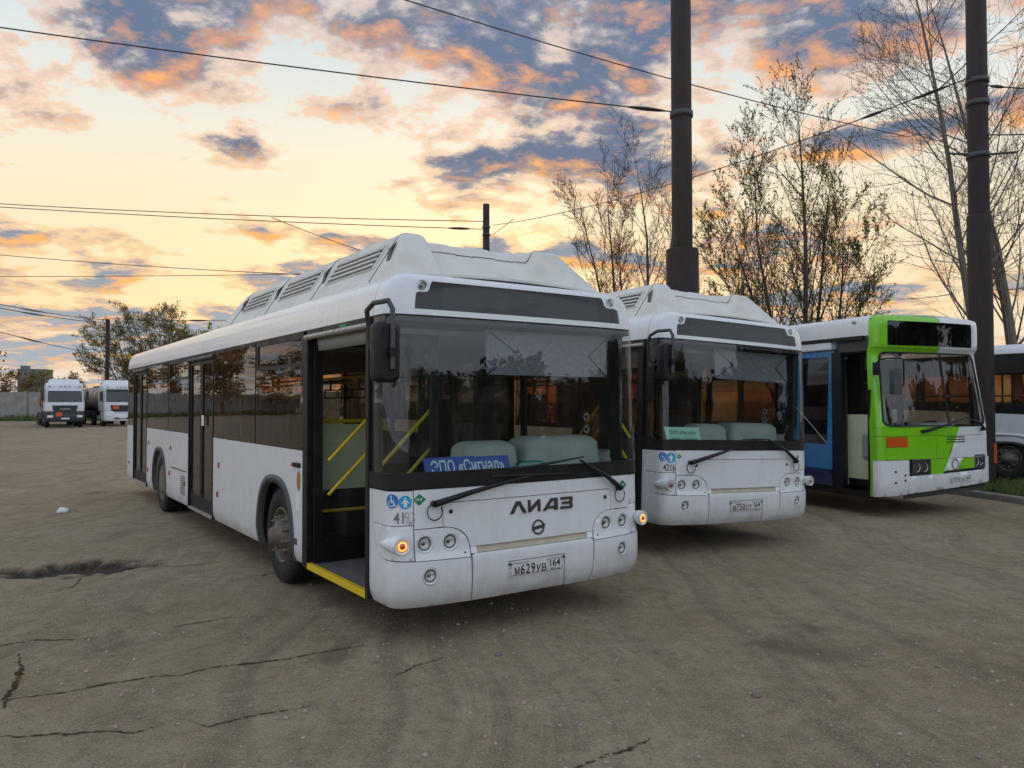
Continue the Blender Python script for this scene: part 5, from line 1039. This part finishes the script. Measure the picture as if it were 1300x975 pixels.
# ------------------------------------------------------------------ tanker trucks by the wall
ORANGE_P = pbr('hazard_orange', (.65, .10, .03), .5)
def make_tanker(loc, th, tankm, label, dark_low, word):
    root = empty('tanker_truck', (loc[0], loc[1], 0), th, label, 'truck', 'tanker trucks by the wall'); D = lambda x, y, z: Vector((x, y, z)); TW = MATS.get('truck_white') or pbr('truck_white', (.70, .73, .78), .35, vary=.06, dirt=.15, coat=.3)
    dk = MATS.get('truck_dark') or pbr('truck_dark', (.025, .028, .035), .5, dirt=.25, dirtcol=(.1, .09, .08)); low = dk if dark_low else TW
    # cab shell lofted in rings (side taper, raked screen)
    def ring(z, y0, y1, w, r=.16): return [D(a, b, z) for a, b in rrect(-w, w, y0, y1, r, 3)]
    MB().loft([ring(1.18, 0, 2.1, 1.22), ring(1.5, -.02, 2.1, 1.24), ring(1.82, .02, 2.1, 1.24), ring(2.72, .24, 2.1, 1.18), ring(2.80, .22, 2.1, 1.18), ring(3.12, .30, 2.1, 1.16), ring(3.2, .42, 2.1, 1.12)]).build('cab', TW, root)
    MB().loft([ring(3.18, .62, 2.1, .98, .1), ring(3.34, .72, 2.1, .95, .1), ring(3.50, .95, 2.0, .88, .1)]).build('roof_spoiler', TW, root)
    for x in (-.95, -.28, 0, .28, .95): MB().box(x - .05, x + .05, .19, .27, 2.93, 2.98).build('roof_lamp', GREYTRIM, root)
    for x in (-.82, .82): MB().tube([D(x, .8, 3.2), D(x, .8, 3.38)], .06, 8).build('beacon', ORANGE_P if x > 0 else dk, root)
    f = lambda a, b, o=0.0: D(a, .02 + (b - 1.82) * .244 - o, b)
    panel('windscreen', pbr('truck_screen_' + word[0], (.012, .016, .022), .08, coat=.5), root, [(-1.08, 1.84), (1.08, 1.84), (1.04, 2.60), (.98, 2.66), (-.98, 2.66), (-1.04, 2.60)], lambda a, b, o: f(a, b, o + .02), thick=.03, interior=False)
    panel('sun_visor', dk if not dark_low else TW, root, [(-1.04, 2.64), (1.04, 2.64), (1.02, 2.80), (-1.02, 2.80)], lambda a, b, o: f(a, b, o + .06), thick=.04, interior=False)
    for x in (-.5, .35): MB().tube([f(x, 1.83, .04), f(x + .45, 1.98, .05)], .012, 5).build('wiper_arm', S_BLACK, root)
    panel('grille_upper', dk, root, [(-.80, 1.60), (.80, 1.60), (.72, 1.22), (.55, 1.10), (-.55, 1.10), (-.72, 1.22)], lambda a, b, o: D(a, -.055 - o, b), thick=.04, interior=False)
    if word == 'MAN': lettering('grille_lettering', CHROME, root, word, .13, lambda a, b, o: D(a, -.058 - o, b), 0, 1.34, .004, .62, .03)
    for i in range(4): MB().box(-.52, .52, -.07, -.03, .72 + i * .085, .775 + i * .085).build('grille_bar', dk, root)
    MB().loft([ring(.42, -.10, 1.4, 1.22, .2), ring(.55, -.16, 1.4, 1.25, .2), ring(.80, -.12, 1.4, 1.25, .2), ring(1.16, -.03, 1.3, 1.23, .16)]).build('bumper', low, root)
    MB().box(-.55, .55, -.165, -.10, .55, .66).build('bumper_step', dk, root)
    for sg in (-1, 1):
        panel('headlight', REFL, root, rect(*sorted((sg * .74, sg * 1.10)), .74, .90), lambda a, b, o: D(a, -.165 - o, b), thick=.03, interior=False)
        MB().box(*sorted((sg * 1.30, sg * 1.50)), -.05, .10, 1.95, 2.62).build('side_mirror', dk, root, .04); MB().tube([D(sg * 1.22, .15, 2.66), D(sg * 1.40, .02, 2.66)], .03, 6).build('mirror_arm', dk, root); MB().tube([D(sg * 1.22, .15, 1.9), D(sg * 1.40, .02, 1.9)], .03, 6).build('mirror_arm', dk, root)
        panel('door_window', pbr('truck_glass_%s%d' % (word[0], sg), (.015, .02, .028), .08), root, [(.42, 1.9), (1.15, 1.9), (1.15, 2.6), (.55, 2.6)], lambda a, b, o: D(sg * (1.245 - (b - 1.82) * .05 + o), a, b), thick=.02, interior=False)
        MB().box(*sorted((sg * 1.02, sg * 1.18)), .3, .34, .45, 1.1).build('cab_step', dk, root)
    panel('hazard_plate', ORANGE_P, root, rect(-.58, -.18, .82, 1.10) if word == 'MAN' else rect(-.62, -.22, 1.30, 1.56), lambda a, b, o: D(a, -.13 - o if word == 'MAN' else -.075 - o, b), thick=.01, interior=False)
    panel('number_plate', PLATE, root, rect(-.24, .28, .60, .715), lambda a, b, o: D(a, -.18 - o, b), thick=.01, interior=False)
    # chassis, tank on its saddles
    MB().box(-.5, .5, 1.2, 11.6, .75, 1.02).build('chassis', dk, root)
    tr = [[D(1.16 * s_ * math.cos(2 * math.pi * j / 28), y, 2.05 + 1.02 * s_ * math.sin(2 * math.pi * j / 28)) for j in range(28)] for y, s_ in ((2.50, .55), (2.56, .80), (2.72, .96), (2.95, 1), (11.0, 1), (11.25, .96), (11.4, .8), (11.46, .5))]
    t = MB().loft(tr).build('tank', tankm, root)
    for y in (3.4, 5.4, 7.4, 9.4): MB().loft([[D(1.18 * k * math.cos(2 * math.pi * j / 28), yy, 2.05 + 1.04 * k * math.sin(2 * math.pi * j / 28)) for j in range(28)] for yy, k in ((y, .99), (y, 1.0), (y + .06, 1.0), (y + .06, .99))]).build('tank_band', GREYTRIM, t)
    MB().box(-.9, .9, 2.9, 11.0, 1.0, 1.16).build('tank_saddle', dk, root)
    for y in (4.6, 6.6, 8.6): MB().lathe([(.3, 0), (.3, .12), (.001, .14)], D(0, y, 3.04), (0, 0, 1), 16).build('tank_hatch', dk, t)
    for x in (-1.15, 1.15): MB().box(x - .05, x + .05, 4.9, 7.6, .55, 1.0).build('side_guard', dk, root)
    for y in (1.0, 4.3, 8.3, 9.5, 10.7):
        for sg in (-1, 1): make_wheel(root, sg * 1.05, y, .50, sg, y < 2)
    return root
make_tanker((-32.15 + .15, 55.1), .60, pbr('tank_orange', (.42, .17, .08), .5, vary=.2, dirt=.4), 'white-cab tanker with an orange tank and dark lower grille', True, 'MAN')
make_tanker((-29.55, 58.3), .69, pbr('tank_beige', (.27, .23, .19), .55, vary=.2, dirt=.4), 'white-cab tanker with a beige tank, half hidden by the bus', False, 'XF')
# ------------------------------------------------------------------ wall, far block
CONC = pbr('wall_concrete', (.30, .295, .275), .9, vary=.25, vscale=1.2, dirt=.45, dirtcol=(.12, .115, .10), dscale=.8, bump=.3, bscale=20)
wall = empty('concrete_wall', (-48, 76, 0), 0, 'grey concrete panel wall behind the tanker trucks', 'wall')
px0 = -96.0
for i in range(25):
    x0 = px0 + 3.2 * i - wall.location.x; y_ = 0
    p = panel('wall_panel', CONC, wall, rect(x0 + .17, x0 + 3.03, -.1, 2.85), lambda a, b, o: Vector((a, -o, b)), thick=.12, interior=False)
    MB().box(x0 - .16, x0 + .16, -.16, .10, -.1, 2.92).build('wall_post', CONC, wall, .02)
r = random.Random(2); grass('grass', [(r.uniform(-95, -20), 75.7 - 1.2 * r.random() ** 2, 0) for i in range(5000)], .2, .75, 'tall weeds along the foot of the concrete wall', 7)
# ------------------------------------------------------------------ poles
POLE = pbr('pole_rust', (.024, .015, .016), .7, vary=.5, vscale=5, dirt=.6, dirtcol=(.075, .045, .038), dscale=6, bump=.7, bscale=40, stretch=(1, 1, .35))
def pole(loc, r0, r1, zc, top, label, name='tram_pole', bands=()):
    o = empty(name, (loc[0], loc[1], 0), 0, label, 'pole', 'steel poles')
    MB().lathe([(r0, -.2), (r0, zc), (r0 * .97, zc + .03), (r1 * 1.02, zc + .03)], (0, 0, 0), (0, 0, 1), 28).build('lower_tube', POLE, o); MB().lathe([(r1, zc), (r1 * .94, top), (.001, top + .01)], (0, 0, 0), (0, 0, 1), 28).build('upper_tube', POLE, o)
    for z in bands: MB().lathe([(r1 * .98, z - .05), (r1 * 1.12, z - .05), (r1 * 1.12, z + .05), (r1 * .98, z + .05)], (0, 0, 0), (0, 0, 1), 20).build('clamp_band', GREYTRIM, o)
    return o
pole((3.225, 14.5), .305, .195, 4.66, 12.5, 'thick dark steel pole with a wide lower tube behind the white buses', bands=(7.26,))
p2 = pole((9.77, 16.0), .232, .200, 5.66, 13.5, 'rust-brown steel pole standing behind the green bus', bands=(8.52, 8.05, 6.95))
for a, z in ((0, 6.98), (2.4, 6.98)): MB().tube([(.18, 0, z), (.75, -.1, z + .02)] if a == 0 else [(-.18, 0, z), (-.6, .05, z + .04)], .025, 6).build('bracket', GREYTRIM, p2)
MB().box(.10, .16, -.215, -.160, .55, .95).build('reflector_strip', AMBER, p2)
pole((-1.17, 35.0), .165, .160, 6, 10.85, 'slim dark pole rising beyond the roof of the bus', bands=(9.8, 9.45))
pole((-37.9, 72.0), .20, .19, 4, 9.6, 'grey pole in front of the leafy tree by the wall', bands=(9.1, 8.2, 7.0))
# ------------------------------------------------------------------ wires
WIRE = pbr('wire', (.02, .02, .022), .6)
def at_px(px, py, Y):
    a = (px - 650) / CAM_F; b = (487.5 - py) / CAM_F; d = _Rt * a + _Up * b + _F; t = Y / d.y
    return Vector((d.x * t, Y, CAM_H + d.z * t))
def wire(a, b, sag, r, label, insul=()):
    pts = [a.lerp(b, t) - Vector((0, 0, sag * 4 * t * (1 - t))) for t in np.linspace(0, 1, 25)]; o = empty('overhead_wire', a, 0, label, 'wire', 'overhead wires'); pts = [p - a for p in pts]
    MB().tube(pts, r, 5).build('wire', WIRE, o)
    for t0, t1, rr in insul:
        i = lambda t: (b - a) * t - Vector((0, 0, sag * 4 * t * (1 - t))); m = MB(); m.tube([i(t0), i(t0 * .8 + t1 * .2), i((t0 + t1) / 2), i(t0 * .2 + t1 * .8), i(t1)], [r, rr, rr * 1.3, rr, r], 6); m.build('insulator', WIRE, o)
    return o
A1 = at_px(855, 142, 14.5)
wire(at_px(-500, -40, 13.0), A1, .12, .013, 'wire running level to the clamp on the thick pole', [(.952, .992, .03)])
wire(at_px(240, -90, 12.5), at_px(1150, 173, 22), .25, .013, 'wire sloping down past the thick pole into the bare trees')
wire(at_px(1232, 98, 15.9), at_px(625, 286, 35), .45, .014, 'wire from the rust-brown pole down to the slim pole', [(.02, .06, .03), (.09, .12, .03)])
wire(at_px(-300, 238, 38), at_px(613, 281, 35), .28, .020, 'upper of two wires running to the slim pole'); wire(at_px(-300, 242, 38), at_px(613, 291, 35), .20, .020, 'lower of two wires running to the slim pole', [(.955, .985, .05)])
wire(at_px(345, 276, 35.8), at_px(470, 322, 34), .05, .016, 'short wire branching down from the pair to the slim pole')
wire(at_px(622, 300, 35), at_px(652, 278, 33), .02, .014, 'short stay wire beside the slim pole')
wire(at_px(-120, 312, 60), at_px(470, 352, 52), .3, .026, 'long wire sagging low over the bus roof'); wire(at_px(-150, 350, 62), at_px(470, 346, 52), .15, .024, 'level wire crossing behind the sagging one')
for y0, y1, nm, sp in ((374, 406, 'upper', .12), (379, 410, 'middle', .16), (404, 441, 'lower', .0)):
    e = at_px(136, y1, 72) if y1 < 420 else at_px(120, 448, 80)
    wire(at_px(-60, y0, 40), e, .2, .026, nm + ' wire reaching in from the yard to the grey pole by the wall', [(.30, .46, .05)])
wire(at_px(136, 404, 72), at_px(420, 402, 60), .25, .026, 'wire leading from the grey pole by the wall behind the bus', [(.40, .50, .06)])
wire(at_px(136, 412, 72), at_px(420, 440, 60), .25, .026, 'second wire leading from the grey pole by the wall')
wire(at_px(1246, 108, 16), at_px(1420, 112, 13), .05, .014, 'wire from the top clamp of the rust-brown pole', [(.08, .20, .03)]); wire(at_px(1246, 171, 16), at_px(1420, 160, 13), .05, .014, 'wire from the bracket of the rust-brown pole')
# ------------------------------------------------------------------ trees
BARK = pbr('bark', (.085, .070, .058), .9, vary=.35, vscale=8, bump=.5, bscale=25, stretch=(1, 1, .3)); BARKP = pbr('bark_pale', (.17, .15, .13), .9, vary=.35, vscale=5, bump=.4, bscale=20, stretch=(1, 1, .3))
def leafmat(name, col):
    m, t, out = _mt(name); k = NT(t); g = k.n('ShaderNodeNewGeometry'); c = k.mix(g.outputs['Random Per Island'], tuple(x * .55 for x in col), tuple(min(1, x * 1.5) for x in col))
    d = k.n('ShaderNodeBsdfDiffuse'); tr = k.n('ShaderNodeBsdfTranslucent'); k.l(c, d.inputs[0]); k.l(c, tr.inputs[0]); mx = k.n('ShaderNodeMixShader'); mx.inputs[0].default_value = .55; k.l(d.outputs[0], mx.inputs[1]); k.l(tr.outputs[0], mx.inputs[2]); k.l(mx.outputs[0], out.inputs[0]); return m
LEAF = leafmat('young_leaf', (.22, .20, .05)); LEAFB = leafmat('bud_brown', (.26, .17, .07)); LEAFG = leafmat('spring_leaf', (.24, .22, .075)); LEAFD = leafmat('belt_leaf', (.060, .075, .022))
def leafq(m, p, s, r):
    a = Vector((r.gauss(0, 1), r.gauss(0, 1), r.gauss(0, 1))).normalized(); b = a.orthogonal().normalized(); c = a.cross(b)
    m.add([p - b * s * .4, p + c * s * .5 + a * s * .1, p + b * s * .6, p - c * s * .5], [(0, 1, 2, 3)])
def tree(name, loc, spec, label, seed, group='trees'):
    r = random.Random(seed); trunk, twig, leaf = MB(), MB(), MB(); lv = spec['levels']; tips = []
    def grow(p, d, Ln, rad, k):
        n = (7, 6, 5, 4, 3)[min(k, 4)]; pts = [p.copy()]; q = p.copy(); d = d.copy(); dirs = [d.copy()]
        for i in range(n):
            d = (d + Vector((r.gauss(0, 1), r.gauss(0, 1), r.gauss(0, .6))) * spec['wob'][min(k, len(spec['wob']) - 1)] + Vector((0, 0, spec['trop'][min(k, len(spec['trop']) - 1)]))).normalized(); q = q + d * (Ln / n); pts.append(q.copy()); dirs.append(d.copy())
        rs = [max(spec.get('rmin', .0045), rad * (1 - (.94 if k == 0 else .80) * i / n)) for i in range(n + 1)]
        (trunk if k <= 1 else twig).tube(pts, rs, 8 if k == 0 else (6 if k == 1 else (4 if k == 2 else 3)), caps=False)
        if k >= lv - 1: tips.append((pts, k))
        if k < lv:
            c = spec['n'][k]; c = int(c * r.uniform(.8, 1.2) + .5)
            for j in range(c):
                t = spec['start'][min(k, len(spec['start']) - 1)] + (1 - spec['start'][min(k, len(spec['start']) - 1)]) * (j + r.random()) / c; f = t * n; i = min(n - 1, int(f)); pp = pts[i].lerp(pts[i + 1], f - i); dd = dirs[i + 1]
                az = r.random() * 6.283; o = dd.orthogonal().normalized(); o = Matrix.Rotation(az, 3, dd) @ o; an = R(r.uniform(*spec['ang'][min(k, len(spec['ang']) - 1)]))
                nd = (dd * math.cos(an) + o * math.sin(an)).normalized()
                if nd.z < -.2: nd.z *= -.3
                grow(pp, nd, Ln * r.uniform(*spec['len'][min(k, len(spec['len']) - 1)]) * (1.15 - .6 * t), max(spec.get('rmin', .006), rs[i] * (r.uniform(.24, .40) if k == 0 else r.uniform(.38, .56))), k + 1)
    root = empty(name, (loc[0], loc[1], loc[2] if len(loc) > 2 else 0), 0, label, 'tree', group)
    for dx, dy, d, Ln, rad in spec['stems']: grow(Vector((dx, dy, -.15)), Vector(d).normalized(), Ln, rad, 0)
    for pts, k in tips:
        for a, b in zip(pts, pts[1:]):
            for _ in range(spec['leaf'][0]):
                if r.random() < spec['leaf'][1]: leafq(leaf, a.lerp(b, r.random()) + Vector((r.gauss(0, 1), r.gauss(0, 1), r.gauss(0, 1))) * spec['leaf'][3], spec['leaf'][2] * r.uniform(.6, 1.4), r)
    trunk.build('trunk', spec['bark'], root, fix=False); cr = twig.build('crown', spec['bark'], root, fix=False)
    if leaf.v: leaf.build('foliage', spec['leafm'], cr, fix=False)
    return root
SPARSE = dict(levels=3, n=(13, 8, 6), start=(.22, .15, .1), ang=((22, 42), (25, 50), (25, 60)), len=((.36, .52), (.36, .55), (.30, .5)), wob=(.05, .08, .12, .15), trop=(.03, .07, .06, .03), leaf=(1, .4, .045, .02), bark=BARK, leafm=LEAFB)
def sp(**k): d = dict(SPARSE); d.update(k); return d
tree('bare_tree', (4.6, 30.0), sp(stems=[(-.3, 0, (-.06, 0, 1), 11.0, .11), (.3, .3, (.05, 0, 1), 11.8, .12), (-.6, .3, (-.15, .1, 1), 10.4, .09), (.6, -.2, (.12, 0, 1), 10.6, .09), (0, .5, (0, .1, 1), 9.4, .09)], n=(20, 10, 6), len=((.20, .34), (.36, .55), (.30, .5)), ang=((22, 44), (25, 48), (25, 55)), leaf=(1, .3, .04, .02)), 'thin bare tree left of the thick pole, behind the white buses', 21)
tree('budding_tree', (9.9, 26.0), sp(stems=[(0, 0, (.06, 0, 1), 11.6, .14), (-.2, .1, (-.10, 0, 1), 10.6, .10), (.2, -.1, (.14, .04, 1), 10.2, .10), (-.3, -.1, (-.30, 0, 1), 8.8, .09), (.3, .1, (.28, .05, 1), 8.6, .09), (-.2, 0, (-.46, .05, 1), 7.8, .08), (.2, 0, (.42, -.05, 1), 7.4, .08)], n=(24, 10, 7), len=((.24, .36), (.34, .52), (.30, .5)), leaf=(1, .38, .055, .015), leafm=LEAF, ang=((20, 38), (22, 42), (25, 50))), 'budding tree with small yellow-green leaves between the two big poles', 33)
tree('bare_tree', (15.3, 24.0), sp(stems=[(0, 0, (-.17, 0, 1), 17.0, .15)], n=(26, 12, 6), ang=((38, 66), (28, 55), (25, 60)), len=((.24, .40), (.34, .52), (.3, .5)), bark=BARKP, start=(.22, .12, .1), trop=(.02, .04, .05, .03), leaf=(1, .18, .045, .02)), 'tall bare tree with a leaning pale trunk behind the green bus', 47)
tree('bare_tree', (16.5, 25.0), sp(stems=[(0, 0, (.02, 0, 1), 16.5, .15)], n=(26, 12, 6), ang=((36, 62), (28, 55), (25, 60)), len=((.30, .44), (.34, .52), (.3, .5)), bark=BARKP, start=(.22, .15, .1), leaf=(1, .25, .045, .02)), 'tall bare tree with a straight pale trunk beyond the rust-brown pole', 58)
tree('bare_tree', (20.0, 30.0), sp(stems=[(0, 0, (-.05, 0, 1), 13, .16)], n=(14, 9, 5), bark=BARK), 'slender bare tree beyond the white bus on the grass', 64)
LF = dict(rmin=.013, levels=3, n=(12, 9, 7), start=(.2, .15, .1), ang=((28, 60), (28, 60), (25, 65)), len=((.40, .60), (.40, .58), (.35, .55)), wob=(.06, .1, .15, .15), trop=(.02, .04, .03, .02), leaf=(2, .40, .13, .12), bark=BARK, leafm=LEAFG)
def lf(**k): d = dict(LF); d.update(k); return d
tree('leafy_tree', (-37.8, 81.0), lf(stems=[(0, 0, (.02, 0, 1), 10.4, .22), (-1.2, 0, (-.28, 0, 1), 10.0, .18), (1.2, .5, (.26, 0, 1), 10.2, .18), (-1.8, .5, (-.55, 0, 1), 9.0, .16), (1.8, .3, (.52, 0, 1), 9.0, .16), (.3, .5, (.1, 0, 1), 10.4, .18), (-.5, .5, (-.12, 0, 1), 10.2, .18)]), 'broad round tree in young yellow-green leaf behind the wall and trucks', 71)
tree('leafy_tree', (-31.5, 84.0), lf(stems=[(0, 0, (0, 0, 1), 8.0, .22), (1.6, 0, (.3, 0, 1), 8.0, .18), (-1.5, 0, (-.2, 0, 1), 8.0, .18)]), 'leafy tree behind the wall, next to the parked bus roof', 72)
for i, (x, h, lb) in enumerate(((-45.5, 4.4, 'low brown bush behind the wall beside the orange tanker'), (-50.2, 4.6, 'pale leafy bush behind the wall below the far tower block'), (-54.5, 5.0, 'sparse upright bush behind the wall by the frame edge'))):
    tree('bush', (x, 82.0 + i), lf(stems=[(0, 0, (0, 0, 1), h, .12), (-1, 0, (-.3, 0, 1), h * .85, .1), (1, 0, (.3, 0, 1), h * .85, .1)], n=(8, 6, 5), leaf=(2, .5, .13, .12), leafm=LEAFB if i != 1 else LEAFG), lb, 80 + i, 'bushes behind the wall')
# far woods: left behind the wall and the park behind the photographer (seen mirrored in the glass); each reads as one mass
def belt(name, rows, label, seed, lm, ls, ncl=26, zlo=.28):
    r = random.Random(seed); m = MB(); t = MB()
    for x, y, h, w in rows:
        t.tube([(x, y, 0), (x + r.uniform(-.2, .2), y, h * .5), (x + r.uniform(-.4, .4), y, h * .9)], [.18, .12, .04], 6)
        for j in range(9):
            a = r.random() * 6.28; z = h * r.uniform(.3, .7); t.tube([(x, y, z), (x + math.cos(a) * w * .6, y + math.sin(a) * w * .6, z + h * .25)], [.07, .02], 4)
        for c in range(ncl):
            cx, cy, cz = x + r.gauss(0, .42) * w, y + r.gauss(0, .42) * w, h * r.uniform(zlo, 1.0); k = .9 + .5 * r.random()
            for j in range(60): leafq(m, Vector((cx + r.gauss(0, .38) * k, cy + r.gauss(0, .38) * k, cz + r.gauss(0, .35) * k)), ls * r.uniform(.6, 1.4), r)
    o = t.build(name, BARK); m.build('foliage', lm, o, fix=False); return tag(o, label, 'trees', kind='stuff')
r = random.Random(77)
belt('far_trees', [(-60 - 2.9 * i + r.uniform(-1.2, 1.2), 84 + r.uniform(-2, 5) - i * 1.3, r.uniform(8, 12.5), r.uniform(2.2, 3.4)) for i in range(24)], 'row of trees beyond the concrete wall', 5, LEAFB, .30)
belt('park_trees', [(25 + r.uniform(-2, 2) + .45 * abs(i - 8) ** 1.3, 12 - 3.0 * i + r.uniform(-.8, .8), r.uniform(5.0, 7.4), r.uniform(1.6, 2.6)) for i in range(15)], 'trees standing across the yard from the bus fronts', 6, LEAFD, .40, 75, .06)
# far tower block on the skyline
BL = pbr('block_grey', (.16, .17, .19), .9, vary=.15, vscale=.3); BW = pbr('block_window', (.05, .06, .07), .3)
bk = empty('tower_block', (-250.0, 400.0, 0), .25, 'dark tower block on the skyline beyond the wall', 'building')
MB().box(-6.5, 6.5, 0, 12, 0, 18.6).build('wall', BL, bk); MB().box(-6.8, 6.8, -.3, 12.3, 18.6, 19.2).build('roof', BL, bk); MB().box(-6.2, -3.0, 3, 8, 19.2, 21).build('lift_house', BL, bk)
wm = MB().box(-.7, .7, -.08, .05, -.75, .75).mesh('window'); wm.materials.append(BW)
for zf in range(6):
    for i in range(5): o = link(bpy.data.objects.new('window', wm), bk); o.location = (-5.2 + i * 2.6, 0, 2.2 + zf * 2.9)
